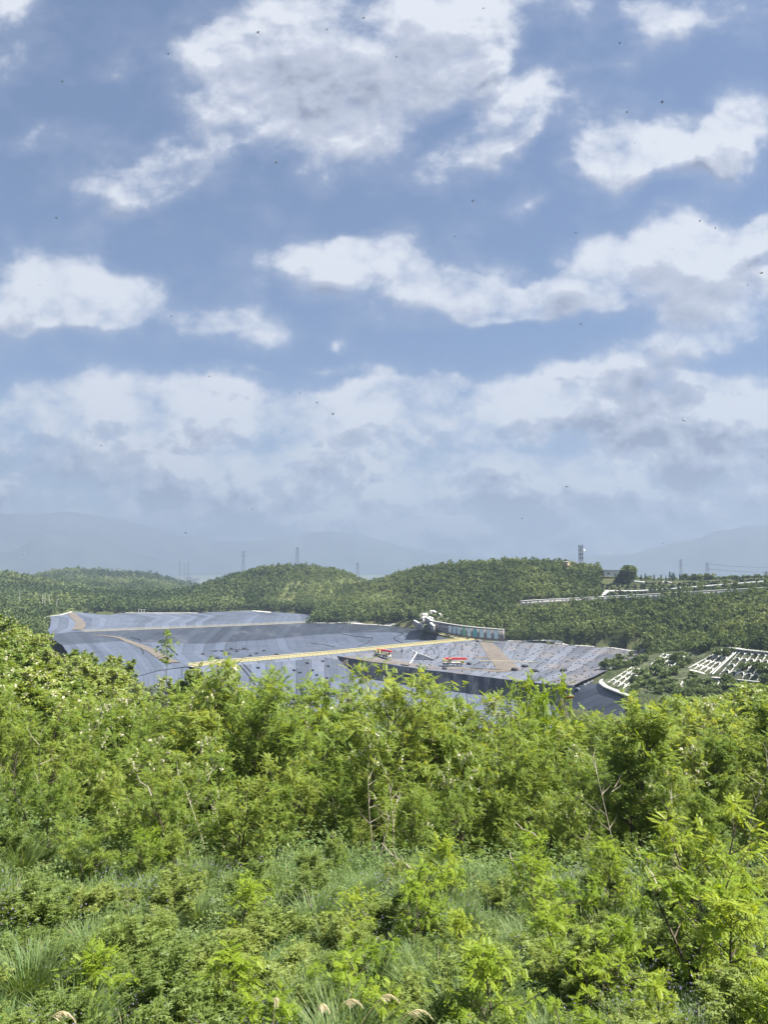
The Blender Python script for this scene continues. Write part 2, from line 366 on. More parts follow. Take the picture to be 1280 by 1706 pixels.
# bund line, terrace edges
BUND = [(318,1111,-45.5),(360,1106,-45.5),(450,1098.5,-45.5),(556,1089,-45.5),(660,1078.5,-45.5),(770,1067.5,-45.5),(800,1066,-45.5)]
FRONT = [(557,1092,-46.3),(600,1100,-47.2),(650,1107,-48.6),(700,1115,-50),(760,1122,-51.2),(820,1129,-52),(870,1135,-52.2),(925,1141,-52.3),(958,1142,-52.3)]
BACK = [(556,1090.5,-46.2),(600,1086.5,-46.3),(660,1080,-46.4),(770,1069,-46.2),(845,1067.5,-46.1),(960,1075,-46.1),(1085,1083,-46.1)]
MIDL = [(557,1091.3,-46.25),(620,1093,-47.0),(690,1097,-48.2),(765,1095,-48.8),(845,1098,-49.3),(930,1108,-49.5),(1015,1118,-49.6)]
loft('terrace_liner', [polyline(FRONT), polyline(MIDL), polyline(BACK)], M['terrace'], 160, 14, bump=.35, bs=9.)
fr = polyline(FRONT)
# hanging tarp face of the terrace, with vertical folds
fo = resample(fr, 420); n2 = np.zeros_like(fo); tg = np.gradient(fo, axis=0); n2[:, 0] = tg[:, 1]; n2[:, 1] = -tg[:, 0]
n2 /= np.linalg.norm(n2, axis=1)[:, None]
if n2[200, 1] > 0: n2 = -n2
s_ = np.linspace(0, 1, 420); depth = np.interp(s_, [0, .15, 1], [7.4, 8.2, 8.2])
rows = []
for j in range(15):
    t = j / 14
    amp = 1.5 * min(1, t * 2.5) * (1 - .25 * t)
    q = fo + n2 * (.15 + 2.2 * t + amp * (fbm(s_ * 42 + .5 * t, np.full(420, .9 * t), 3, 31) - .5)[:, None] * 2.0)
    q[:, 2] = fo[:, 2] + .12 - depth * t + .3 * (fbm(s_ * 25, np.full(420, 2.), 2, 8) - .5)
    rows.append(q)
G = np.array(rows); nu = 420; i = np.arange(14)[:, None] * nu + np.arange(nu - 1)[None]
Q = np.stack([i, i + nu, i + nu + 1, i + 1], -1).reshape(-1, 4)
uvt = np.stack([np.broadcast_to(s_ * 130, (15, 420)), np.broadcast_to(np.linspace(0, 8, 15)[:, None], (15, 420))], -1).reshape(-1, 2)
o = mesh_np('terrace_face_tarp', G.reshape(-1, 3), Q, M['tarp'], smooth=True, uv=uvt); struct(o); LINERS.append((G.reshape(-1, 3), Q))
foot = [Vector(p) for p in G[-1][::20]]
# trench floor in front
near = [Vector((f.x * .72, f.y * .66, f.z - 1.5)) for f in foot]
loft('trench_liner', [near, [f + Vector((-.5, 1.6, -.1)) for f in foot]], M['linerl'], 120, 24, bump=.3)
# bund front slope: from bund crest to trench floor, left of the terrace
bt = polyline([(150,1151,-40.3),(262,1117.8,-46.0),(318,1111,-45.9),(360,1107,-45.7),(450,1099.5,-45.7),(552,1090.5,-45.7),(600,1087.5,-47.2)])
bb = [Vector((p.x * .86, p.y * .86, -60)) for p in bt]
bb2 = [Vector((p.x * .6, p.y * .62, -60.5)) for p in bt]
loft('bund_front_liner', [bb2, bb, bt], M['floorl'], 90, 12, bump=.2)
# first basin
R0 = polyline([(150,1150,-40),(262,1117,-45.9),(360,1104,-46.3),(450,1096.5,-46.3),(556,1087.5,-46.3),(660,1077,-46.2),(770,1066.8,-45.8)])
R1 = polyline([(120,1105,-40),(250,1090,-48),(350,1090,-52),(450,1085,-52.5),(540,1076,-52),(630,1066,-49.5),(748,1063,-45.6)])
R2 = polyline([(100,1075,-41),(200,1068,-47),(330,1073,-52),(440,1066,-52),(520,1058,-50.5),(610,1053,-47),(720,1055,-44.8)])
R3 = polyline([(70,1057,-42.5),(130,1053,-44),(280,1047.5,-44),(420,1042,-44),(520,1037.5,-44),(620,1040,-43.6),(700,1047,-43.2)])
loft('basin_liner', [R0, R1, R2], M['floorl'], 180, 18, sm=3, bump=.3)
loft('basin_slope_liner', [R2, R3], M['liner'], 180, 14, sm=3, bump=.15)  # steep slope's shade and weaker sky reflection put into a darker sheet colour
# second basin behind the crest
S0 = polyline([(70,1057.5,-42.6),(130,1052.6,-44.05),(280,1047,-44.05),(420,1041.6,-44.05),(520,1037.1,-44.05)])
S1 = polyline([(80,1044,-42),(130,1046,-44.5),(240,1040,-47),(330,1037,-47),(430,1033,-45.5),(522,1034,-44.3)])
S2 = polyline([(82,1032,-41.5),(125,1030,-42),(215,1031,-46),(320,1028,-46),(420,1023,-44),(518,1029,-43.7)])
S3 = polyline([(80,1027,-41.3),(120,1019,-41),(180,1024.5,-43.8),(207,1020.5,-43),(330,1020.5,-43.2),(380,1018.5,-42.3),(420,1017,-41.6),(470,1020.5,-42),(520,1024,-43)])
loft('far_basin_liner', [S0, S1, S2, S3], M['linerl'], 180, 12, sm=2, bump=.2)
# lower right slope under the white rim
RIM = polyline([(1003,1137,-50),(1002,1140,-50),(1010,1146,-50),(1030,1154,-50.1),(1060,1166,-50.2),(1100,1182,-50.2)])
LOW = polyline([(958,1143.5,-52.5),(940,1160,-57),(938,1170,-59),(950,1185,-60),(980,1200,-60),(1020,1215,-60)])
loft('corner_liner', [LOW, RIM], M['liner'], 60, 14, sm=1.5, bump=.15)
bank = lambda L: [Pr(*p) for p in L]
loft('hill_bank', [bank([(684,1047,470),(704,1046,467),(720,1049,460),(736,1055,454)]), bank([(692,1037,475),(706,1035,472),(722,1040,466),(740,1045,461)]), bank([(696,1028,484),(708,1027,480),(724,1032,476),(744,1036,472)]), bank([(702,1019.5,496),(718,1019,496),(732,1022,494),(750,1028,490)])], pbr('bank_cover', (.085, .095, .05), .95, .4, .4), 40, 8, sm=1, bump=.2)
# planted slope with concrete lattice (right)
B_ = polyline([(1003,1137.5,-49.6),(1040,1156.5,-49.9),(1100,1156,-49.3),(1190,1136,-48),(1300,1144,-45)])
T_ = polyline([(1010,1120,-47.3),(1085,1090,-42.5),(1190,1077,-36),(1240,1081,-35.4),(1300,1086,-34.8)])
A_ = [Vector((p.x * f, p.y * f, p.z + dz)) for p, f, dz in zip(B_, (.99, .985, .9, .86, .84), (-.5, -.8, -4.5, -6.5, -8))]
slope_o, SG = loft('planted_slope', [A_, B_, T_], pbr('dark_slope_cover', (.06, .07, .035), .95, .4, .3), 120, 30, sm=2, bump=.2)
def bvh_of(lst):
    V = np.concatenate([v for v, q in lst]); off = 0; Q = []
    for v, q in lst: Q.append(q + off); off += len(v)
    return BVHTree.FromPolygons(V.tolist(), np.concatenate(Q).tolist())
BL = bvh_of(LINERS)
# ------------------------------------------------------------------ terrain sheet
fine = np.radians(np.arange(-44, 44.001, .16)); co = np.radians(np.concatenate([np.arange(-180, -44, 4.), np.arange(48, 180.1, 4.)]))
az = np.sort(np.concatenate([fine, co])); az = np.unique(az)
rr = np.unique(np.concatenate([np.geomspace(.6, 60, 130), np.geomspace(60, 900, 230), np.geomspace(900, 9600, 90)]))
A, RR = np.meshgrid(az, rr, indexing='ij'); X = RR * np.sin(A); Y = RR * np.cos(A); Z = ground(X, Y)
na, nr = A.shape
# tuck the sheet under the liners
lim = RR * ((942 - 1152.) / F); fm = (RR > 150) & (RR < 335) & (A > math.atan(380 / F)) & (A < .65); Z = np.where(fm, np.minimum(Z, lim), Z)
sel = np.argwhere((RR > 180) & (RR < 760) & (np.abs(A) < .6))
for a_, r_ in sel:
    p = BL.ray_cast(Vector((X[a_, r_], Y[a_, r_], 50)), Vector((0, 0, -1)))
    if p[0] is not None:
        # stay below the lowest sheet there
        z = p[0].z; q = BL.ray_cast(Vector((X[a_, r_], Y[a_, r_], -100)), Vector((0, 0, 1)))
        if q[0] is not None: z = min(z, q[0].z)
        Z[a_, r_] = min(Z[a_, r_], z - 1.6)
pxv, pyv = proj(X, np.maximum(Y, .1), Z)
mead = np.zeros_like(Z)
def ell(px, py, cx, cy, rx, ry): return np.clip(1.6 - np.hypot((px - cx) / rx, (py - cy) / ry) * 1.2, 0, 1)
front_ = Y > 0
for e in ((572, 988, 115, 28), (650, 1000, 60, 12), (360, 1012, 40, 10), (90, 1012, 60, 12), (350, 1000, 30, 6)):
    mead = np.maximum(mead, np.where(front_ & (RR > 600), ell(pxv, pyv, *e), 0))
mead = np.maximum(mead, np.where((RR < 24), .55, 0)); mead = np.maximum(mead, np.where(fm, .5, 0))
mead = np.maximum(mead, np.clip((RR - 1500) / 1200, 0, 1) * 2)
V = np.stack([X, Y, Z], -1).reshape(-1, 3)
i = np.arange(na - 1)[:, None] * nr + np.arange(nr - 1)[None]
Q = np.stack([i, i + nr, i + nr + 1, i + 1], -1).reshape(-1, 4)
cap = np.array([[k * nr, 0, ((k + 1) % (na)) * nr, ((k + 1) % (na)) * nr] for k in range(0)]).reshape(-1, 4)
o = mesh_np('ground', V, Q, M['ground'], smooth=True, col=mead.ravel()); struct(o)
keep = (RR > 30) & (RR < 3000) & (np.abs(A) < .7)
kq = keep.ravel()[Q].all(1)
BT = BVHTree.FromPolygons(V.tolist(), Q[kq].tolist())
def hitpx(px, py, off=0., which=None):
    d = dirv(px, py).normalized(); best = None
    for b in (which or (BL, BT)):
        h = b.ray_cast(Vector((0, 0, 0)), d)
        if h[0] is not None and (best is None or h[3] < best[1]): best = (h[0], h[3], h[1])
    if best is None: return None
    p = best[0].copy(); p.z += off; return p
def top_z(x, y):
    h = BL.ray_cast(Vector((x, y, 50)), Vector((0, 0, -1)))
    return h[0].z if h[0] is not None else gz(x, y)
def ribbon(name, pxs, width, mat, off=.15, n=80, which=None, smooth_z=2):
    pts = [hitpx(a, b, 0, which) for a, b in pxs]; pts = [p for p in pts if p]
    q = resample(pts, n); q = np.stack([gsm(q[:, k:k + 1], smooth_z, 0)[:, 0] for k in range(3)], 1)
    tg = np.gradient(q, axis=0); s = np.stack([tg[:, 1], -tg[:, 0], 0 * tg[:, 0]], 1); s /= np.linalg.norm(s, axis=1)[:, None]
    w = np.interp(np.linspace(0, 1, n), np.linspace(0, 1, len(width)), width) if hasattr(width, '__len__') else np.full(n, width)
    rows = []
    for t in np.linspace(-.5, .5, 5):
        g = q + s * (w * t)[:, None]
        zz = np.array([top_z(a, b) for a, b, _ in g]); zz = gsm(zz[:, None], 1.2, 0)[:, 0]
        g[:, 2] = zz + off * (1 if abs(t) < .45 else .6); rows.append(g)
    G = np.array(rows); i = np.arange(4)[:, None] * n + np.arange(n - 1)[None]
    Qr = np.stack([i, i + 1, i + n + 1, i + n], -1).reshape(-1, 4)
    o = mesh_np(name, G.reshape(-1, 3), Qr, mat, smooth=True); return struct(o), q
# ------------------------------------------------------------------ roads and tracks
ribbon('dirt_road', [(150,1058),(180,1060),(210,1066),(240,1079),(265,1092),(290,1105)], [4, 6, 7, 7, 7, 7], M['dirt'], .35)
ribbon('dirt_road', [(118,1021),(126,1030),(134,1037),(133,1044),(128,1050)], 7, M['dirt'], .35)
ribbon('dirt_ramp', [(808,1069),(818,1080),(828,1092),(838,1104),(850,1119)], [8, 9, 10, 10, 12], M['dirt'], .2)
ribbon('dirt_track', [(570,1095),(610,1100),(650,1103),(700,1108)], [3, 9, 9, 4], M['dirt'], .12)
ribbon('dirt_track', [(700,1112),(760,1113),(810,1116),(850,1118)], [2, 5, 3, 6], M['dirt'], .12)
ribbon('dirt_track', [(790,1095),(810,1095),(828,1096)], [3, 5, 4], M['dirt'], .12)
ribbon('edge_kerb', [(845,1067.8),(900,1070.5),(960,1075.2),(1020,1079.5),(1083,1083.2)], 1.1, M['conc'], .35)
ribbon('edge_kerb', [(208,1021.3),(260,1021.4),(330,1021.4)], 1.4, M['conc'], .3)
ribbon('edge_kerb', [(75,1028),(100,1025),(119,1019.5)], 1.8, M['conc'], .3)
ribbon('edge_kerb', [(420,1017.5),(440,1019.3),(452,1020.4)], 2.4, M['conc'], .3)
ribbon('edge_kerb', [(522,1037.8),(570,1038.7),(620,1040.6),(660,1043.4)], 1.2, M['conc'], .3)
def band(name, pts, w, h, mat, parent=None, n=40, sm=1.):
    """solid kerb or wall of width w, height h along a 3-D line (base line)"""
    q = resample(pts, n); q = np.stack([gsm(q[:, k:k + 1], sm, 0)[:, 0] for k in range(3)], 1) if sm else q
    tg = np.gradient(q, axis=0); s = np.stack([tg[:, 1], -tg[:, 0], 0 * tg[:, 0]], 1); s /= np.linalg.norm(s, axis=1)[:, None] + 1e-9
    hh = np.interp(np.linspace(0, 1, n), np.linspace(0, 1, len(h)), h) if hasattr(h, '__len__') else np.full(n, h)
    up = np.zeros((n, 3)); up[:, 2] = hh
    rings = np.stack([q - s * w / 2, q + s * w / 2, q + s * w / 2 + up, q - s * w / 2 + up], 1)
    Vv = rings.reshape(-1, 3); Qq = []
    for k in range(n - 1):
        for j in range(4): Qq.append((k * 4 + j, k * 4 + (j + 1) % 4, (k + 1) * 4 + (j + 1) % 4, (k + 1) * 4 + j))
    Qq += [(3, 2, 1, 0), ((n - 1) * 4, (n - 1) * 4 + 1, (n - 1) * 4 + 2, (n - 1) * 4 + 3)]
    return mesh_np(name, Vv, Qq, mat, parent), q, s
# white curved rim of the planted slope
o, _, _ = band('curved_rim', polyline([(1012,1131.5,-49.4),(1004,1134.5,-49.6),(1002,1139,-49.8),(1010,1145.5,-49.8),(1030,1153.5,-49.9),(1048,1160.5,-50)]), 2.2, .5, M['conc'])
tag(o, 'white concrete rim curving round the foot of the latticed slope', 'kerb')
# bund: earth ridge, cream track on top, yellow guard rails
bp = polyline(BUND); bq = resample(bp, 120)
tgb = np.gradient(bq, axis=0); sb = np.stack([tgb[:, 1], -tgb[:, 0], 0 * tgb[:, 0]], 1); sb /= np.linalg.norm(sb, axis=1)[:, None]
prof = [(-5.5, -2.6), (-2.3, 0), (2.3, 0), (5.0, -2.6)]
G = np.array([bq + sb * a + np.array([0, 0, b]) for a, b in prof]); i = np.arange(3)[:, None] * 120 + np.arange(119)[None]
Qb = np.stack([i, i + 1, i + 121, i + 120], -1).reshape(-1, 4)
uvb = np.stack([np.broadcast_to(np.linspace(0, 160, 120), (4, 120)), np.broadcast_to(np.linspace(0, 12, 4)[:, None], (4, 120))], -1).reshape(-1, 2)
struct(mesh_np('bund', G.reshape(-1, 3), Qb, M['linerl'], uv=uvb))
G = np.array([bq + sb * a + np.array([0, 0, .06]) for a in (-1.3, 0, 1.3)]); i = np.arange(2)[:, None] * 120 + np.arange(119)[None]
struct(mesh_np('bund_track', G.reshape(-1, 3), np.stack([i, i + 1, i + 121, i + 120], -1).reshape(-1, 4), M['cream']))
def rail(line, label, nposts, h=1.0, off=(0, 0, 0), rmat='yellow', pmat='yellow', pw=.22, rr_=.13, name='guard_rail'):
    q = resample(line, 200) + np.array(off); c = q[100].copy()
    t = thing(name, label, 'guard rail', tuple(c))
    for zz in (h * .95, h * .5):
        mb = MB(); mb.tube([tuple(p - c + np.array([0, 0, zz])) for p in q[::4]], rr_, 5); mb.build('rail', M[rmat], t)
    pm = None
    for p in resample(line, nposts) + np.array(off):
        if pm is None:
            mb = MB(); mb.box((0, 0, (h + .15) / 2), (pw, pw, h + .15), top=.8); o = mb.build('post', M[pmat], t); pm = o.data
        else:
            o = link(bpy.data.objects.new('post', pm), t)
        o.location = p - c
    return t
def offs(q, s, a): return [Vector(p) for p in (q + s * a)]
rail(offs(bq, sb, -2.0), 'yellow guard rail along the far edge of the bund track', 96, 1.35, pw=.55, rr_=.13)
rail(offs(bq, sb, 2.0), 'yellow guard rail along the near edge of the bund track', 80, .9, pw=.4, rr_=.14)
cr = polyline([(135,1052.4,-43.9),(280,1047,-43.9),(420,1041.5,-43.9),(520,1037,-43.9)])
rail(cr, 'thin yellowish guard rail along the crest between the two basins', 95, 1.3, pmat='cream', rmat='cream', pw=.25, rr_=.1)
crk = [p + Vector((0, 0, -.1)) for p in cr]
o, _, _ = band('crest_kerb', crk, 1.3, .25, M['cream'], n=80); struct(o)
rw = [hitpx(a, b) or Pz(a, b, -45) for a, b in ((694,1046),(708,1050.5),(730,1056),(752,1061),(772,1065.5))]
o, q_, s_2 = band('wall_track', rw, 3.0, .2, M['cream']); struct(o)
rail([Vector(p) for p in q_ + s_2 * 1.2], 'short yellow guard rail curving below the panelled retaining wall', 30, 1.1, off=(0, 0, .2), pw=.3)
# ------------------------------------------------------------------ retaining wall with painted panels
wb = [Pr(715,1044.5,462), Pr(730,1049.5,458), Pr(748,1055,453), Pr(770,1059.5,449), Pr(800,1063.5,446), Pr(842,1067,442)]
wall = thing('retaining_wall', 'grey curved retaining wall with a row of pale blue painted panels', 'retaining wall', tuple(wb[3]))
wl = [p - wb[3] for p in wb]
band('wall', [p + Vector((0, 0, -.6)) for p in wl], 1.0, [4.6, 5.4, 6.2, 6.6, 6.8, 6.8], M['stone'], wall)
band('coping', [p + Vector((0, 0, h)) for p, h in zip(wl, (4.0, 4.8, 5.6, 6.0, 6.2, 6.2))], 1.4, .45, M['conc'], wall)
wq = resample(wl, 400); wt = np.gradient(wq, axis=0); ws = np.stack([wt[:, 1], -wt[:, 0], 0 * wt[:, 0]], 1); ws /= np.linalg.norm(ws, axis=1)[:, None]
wpx = np.array([proj(*(p + np.array(wb[3])))[0] for p in wq])
for a, b, m in ((748.5,753.5,'white'),(755.5,760.5,'pblue'),(763,768,'pblue'),(771.5,776.5,'pgreen'),(780,785,'pblue'),(789,796,'pteal'),(800,807,'pblue'),(812,819,'pblue'),(824,831,'pblue')):
    k0, k1 = int(np.argmin(abs(wpx - a))), int(np.argmin(abs(wpx - b)))
    h0 = np.interp(k0 / 400, [0, .3, .5, 1], [4, 5, 5.6, 5.8])
    mb = MB(); vs = []
    for k in (k0, k1):
        for d_ in (.52, .62):
            for z in (.7, h0 - .2): vs.append(wq[k] + ws[k] * d_ + np.array([0, 0, z]))
    mb.add(vs, [(0, 1, 3, 2), (4, 6, 7, 5), (2, 3, 7, 6), (0, 4, 5, 1), (1, 5, 7, 3), (0, 2, 6, 4)])
    mb.build('panel', M[m], wall)
    mb = MB(); k = k0 - 3; mb.box((0, 0, 0), (.3, .3, h0)); o = mb.build('pilaster', M['concd'], wall); o.location = wq[k] + ws[k] * .6 + np.array([0, 0, h0 / 2])
# stepped curved walls climbing the hill behind
for lab, pts, h, w in (
    ('lowest white-topped curved terrace wall above the bund end', [(704,1030,465),(708,1027.5,468),(716,1032,466),(722,1035,463),(718,1039,459),(724,1043.5,455)], 3.2, 1.0),
    ('middle white-topped curved terrace wall on the hill foot', [(704,1024.5,474),(710,1023,478),(712,1027,476),(722,1031,473)], 2.2, .9),
    ('topmost white-topped short terrace wall on the hill foot', [(716,1019,488),(722,1018,490),(727,1021,488),(735,1024,486)], 2.0, .9),
    ('low grey slanting wall beside the forest left of the curved terraces', [(690,1034,470),(698,1038.5,468),(706,1042.5,466)], 2.4, .8)):
    pp = [Pr(*p) for p in pts]; c = pp[len(pp) // 2].copy()
    t = thing('terrace_wall', lab, 'terrace wall', tuple(c))
    band('wall', [p - c + Vector((0, 0, -h - .8)) for p in pp], w, h + .8, M['concd'], t, 30)
    band('coping', [p - c for p in pp], w * 1.6, .5, M['white'], t, 30)
# bench wall across the right hill
def bench(name, lab, pts, h, n_pil, matw='conc', w=.8, cope=True, cat='retaining wall', pmat='concd'):
    pp = [Pr(*p) for p in pts]; c = pp[len(pp) // 2].copy(); t = thing(name, lab, cat, tuple(c))
    base = [p - c + Vector((0, 0, -h)) for p in pp]
    _, q, s = band('wall', base, w, h, M[matw], t, 60)
    if cope: band('coping', [p - c for p in pp], w * 1.6, .35, M['white'], t, 60)
    for k in range(n_pil):
        j = int((k + .5) / n_pil * 59); mb = MB(); mb.box((0, 0, h / 2), (.55, .55, h)); o = mb.build('pilaster', M[pmat], t); o.location = q[j] + s[j] * (w / 2 + .1)
    return t
bench('retaining_wall', 'long pale retaining wall crossing the wooded right hillside', [(865,1001.5,516),(900,999.5,517),(945,997.5,517),(1000,994.5,516),(1060,991.5,514),(1130,987.5,512),(1200,983.5,511),(1290,978.5,509)], 3.6, 40)
bench('parapet_wall', 'low white wall along the path above the long retaining wall', [(1013,983.5,545),(1060,983.5,545),(1120,980,544),(1180,975,543),(1230,971,543),(1290,966,543)], 1.3, 0, 'white', cope=False, cat='wall')
bench('parapet_wall', 'short white ramp wall joining the path to the retaining wall', [(1003,994,522),(1008,987,534),(1012,983,544)], 1.5, 0, 'white', 2.2, cope=False, cat='wall')
bench('parapet_wall', 'white stepped wall below the round tree on the skyline', [(1031,964.5,585),(1045,966.5,583),(1060,967.5,582),(1075,969,580)], 1.5, 0, 'white', cope=False, cat='wall')
bench('parapet_wall', 'short bright wall right of the skyline tree among hedges', [(1105,968.5,578),(1112,969,578),(1120,969.5,577)], 1.3, 0, 'white', cope=False, cat='wall')
# ------------------------------------------------------------------ concrete lattice on the planted slope
BS = BVHTree.FromPolygons(SG.reshape(-1, 3).tolist(), LINERS[-1][1].tolist())
def onslope(px, py):
    return hitpx(px, py, 0, (BS,)) or hitpx(px, py, 0, (BL, BT))
def lattice(lab, bl, br, tr, tl, nr_, nrow, w=.4):
    def uvp(u, v):
        a = [bl[k] * (1 - u) + br[k] * u for k in (0, 1)]; b = [tl[k] * (1 - u) + tr[k] * u for k in (0, 1)]
        return onslope(a[0] * (1 - v) + b[0] * v, a[1] * (1 - v) + b[1] * v)
    c = uvp(.5, .5); t = thing('slope_lattice', lab, 'slope lattice', tuple(c))
    for k in range(nr_):
        pts = [uvp(k / (nr_ - 1), v) for v in np.linspace(0, 1, 8)]; pts = [p - c for p in pts if p]
        if len(pts) > 2: band('rib', pts, w, .35, M['conc'], t, 12, 0)
    for k in range(nr_ - 1):
        for j in range(1, nrow + 1):
            pts = []
            for s in np.linspace(0, 1, 7):
                u = (k + s) / (nr_ - 1); v = (j - .62 + .5 * math.sin(math.pi * s) ** .6) / nrow
                p = uvp(u, min(v, 1))
                if p: pts.append(p - c)
            if len(pts) > 3: band('arch', pts, w * 1.05, .5, M['conc'], t, 9, 0)
lattice('white arched lattice panel at the right end of the slope', (1199,1126), (1262,1135), (1292,1089), (1235,1085), 6, 4)
lattice('white arched lattice panel left of the slope stairway', (1147,1114), (1183,1123), (1227,1086), (1204,1083), 5, 4, .42)
lattice('small lattice panel at the slope foot under the landing', (1174,1152), (1212,1143), (1213,1133), (1190,1132), 3, 2)
lattice('lattice panel half hidden by shrubs on the left slope', (1085,1108), (1117,1114), (1142,1094), (1106,1090), 5, 4, .36)
lattice('lowest lattice panel beside the curved white rim', (1013,1138), (1046,1153), (1078,1117), (1054,1112), 5, 4, .36)
lattice('tiny lattice piece among shrubs at the slope foot', (1131,1150), (1150,1154), (1153,1139), (1138,1136), 3, 2, .36)
st = [onslope(a, b) for a, b in ((1187,1125),(1200,1113),(1215,1099),(1231,1085))]
for k, dx in enumerate((0, 3.2)):
    p2 = [p + Vector((dx * .9, 0, .05)) for p in st]
    o, _, _ = band('stair_wall', p2, .5, .5, M['white'], n=30); tag(o, ('left' if k == 0 else 'right') + ' white side wall of the stairway up the latticed slope', 'wall')
for lab, pts, w in (('white path along the top of the latticed slope', [(1204,1077.5),(1222,1080),(1240,1083),(1262,1085),(1290,1088)], 3.5),
                    ('white landing at the foot of the stairway', [(1187,1129),(1200,1130),(1213,1131)], 3.0),
                    ('white landing under the left lattice panel', [(1150,1117),(1162,1119.5),(1174,1123)], 2.4),
                    ('white kerb under the right lattice panel', [(1230,1133),(1248,1135),(1266,1137)], 2.0)):
    pts = [onslope(*p) for p in pts]; o, _, _ = band('path_slab', [p + Vector((0, 0, -.1)) for p in pts if p], w, .45, M['conc']); tag(o, lab, 'path')
# ------------------------------------------------------------------ vegetation generators
def frames(d, up=None):
    d = d / (np.linalg.norm(d, axis=1)[:, None] + 1e-9)
    if up is None: up = np.tile([0, 0, 1.], (len(d), 1))
    y = np.cross(up, d); n = np.linalg.norm(y, axis=1)[:, None]; y = np.where(n > .05, y / (n + 1e-9), [1., 0, 0]); z = np.cross(d, y)
    return d, y, z
def compound(npairs, L, ll, lw, droop=.35):
    vs = []
    for k in range(npairs):
        x = L * (.2 + .8 * k / npairs); zc = -droop * L * (x / L) ** 2
        for s in (-1, 1):
            f = ll * (1 - .35 * abs(k / npairs - .4)); d = np.array([.5, s * .85, -.28]); d /= np.linalg.norm(d)
            p = np.array([-d[1] * s, d[0] * s, 0]) * s; p = np.array([-d[1], d[0], 0.]); p /= np.linalg.norm(p)
            b = np.array([x, 0, zc]); vs += [b, b + d * f * .45 + p * lw / 2, b + d * f + [0, 0, -.1 * f], b + d * f * .45 - p * lw / 2]
    b = np.array([L, 0, -droop * L]); vs += [b, b + [ll * .45, lw / 2, -.1 * ll], b + [ll, 0, -.35 * ll], b + [ll * .45, -lw / 2, -.1 * ll]]
    return np.array(vs)
def put(tmpl, pos, d, sc, up=None):
    x, y, z = frames(d, up); sc = np.asarray(sc).reshape(-1, 1, 1)
    V = pos[:, None] + sc * (tmpl[None, :, 0:1] * x[:, None] + tmpl[None, :, 1:2] * y[:, None] + tmpl[None, :, 2:3] * z[:, None])
    return V.reshape(-1, 3)
def quads(n): return np.arange(n * 4).reshape(-1, 4)
def rdir(n): v = rng.normal(size=(n, 3)); return v / np.linalg.norm(v, axis=1)[:, None]
LEAF_A = compound(6, .34, .115, .045); LEAF_B = compound(4, .32, .14, .062); LEAF_S = compound(5, .2, .075, .034)
def skeleton(H, cr, nb, low, nsub, lean=.06, up0=25, up1=62, stems=1, r0=.013, prof=None):
    """returns list of tubes and anchor arrays (position, direction)"""
    tubes = []; P = []; D = []
    for s in range(stems):
        a0 = random.uniform(0, 6.28); ln = lean + (0 if stems == 1 else .28) * random.uniform(.6, 1.1)
        hh = H * (1 if s == 0 else random.uniform(.7, .95)); dx, dy = math.cos(a0) * ln, math.sin(a0) * ln
        tr = []; wob = random.uniform(0, 6)
        for i in range(9):
            t = i / 8; tr.append(Vector((dx * hh * t + .03 * hh * math.sin(wob + 3 * t) * t, dy * hh * t + .03 * hh * math.cos(wob + 2.5 * t) * t, hh * t)))
        rad = [hh * r0 * (1 - .9 * i / 8) + .006 for i in range(9)]
        tubes.append((tr, rad))
        n = max(4, int(nb / stems * 1.15))
        for b in range(n):
            t = low + (1 - low) * ((b + random.random()) / n); az_ = b * 2.4 + random.uniform(-.5, .5)
            i = min(int(t * 8), 7); p0 = tr[i].lerp(tr[i + 1], t * 8 - i)
            L = cr * (prof(t) if prof else (.55 + .75 * math.sin(math.pi * min(1, .18 + t * .82)) )) * random.uniform(.65, 1.1)
            el = R(up0 + (up1 - up0) * t + random.uniform(-12, 12))
            d = Vector((math.cos(az_) * math.cos(el), math.sin(az_) * math.cos(el), math.sin(el)))
            br = [p0 + d * (L * k / 4) + Vector((0, 0, .10 * L * (k / 4) ** 2 * (1 if t > .5 else -.8))) for k in range(5)]
            tubes.append((br, [rad[i] * .55 * (1 - .8 * k / 4) + .004 for k in range(5)]))
            for k in range(3, 5): P.append(br[k]); D.append(d)
            for q in range(nsub):
                tt = random.uniform(.35, 1.0); j = min(int(tt * 4), 3); q0 = br[j].lerp(br[j + 1], tt * 4 - j)
                sd = (d + Vector(rdir(1)[0]) * .9 + Vector((0, 0, .15))).normalized(); sl = L * random.uniform(.25, .5)
                q1 = q0 + sd * sl
                tubes.append(([q0, q0.lerp(q1, .5), q1], [.007 * H / 5, .005 * H / 5, .003]))
                for k in range(4):
                    P.append(q0.lerp(q1, .25 + .25 * k)); D.append(sd)
    return tubes, np.array([tuple(p) for p in P]), np.array([tuple(p) for p in D])
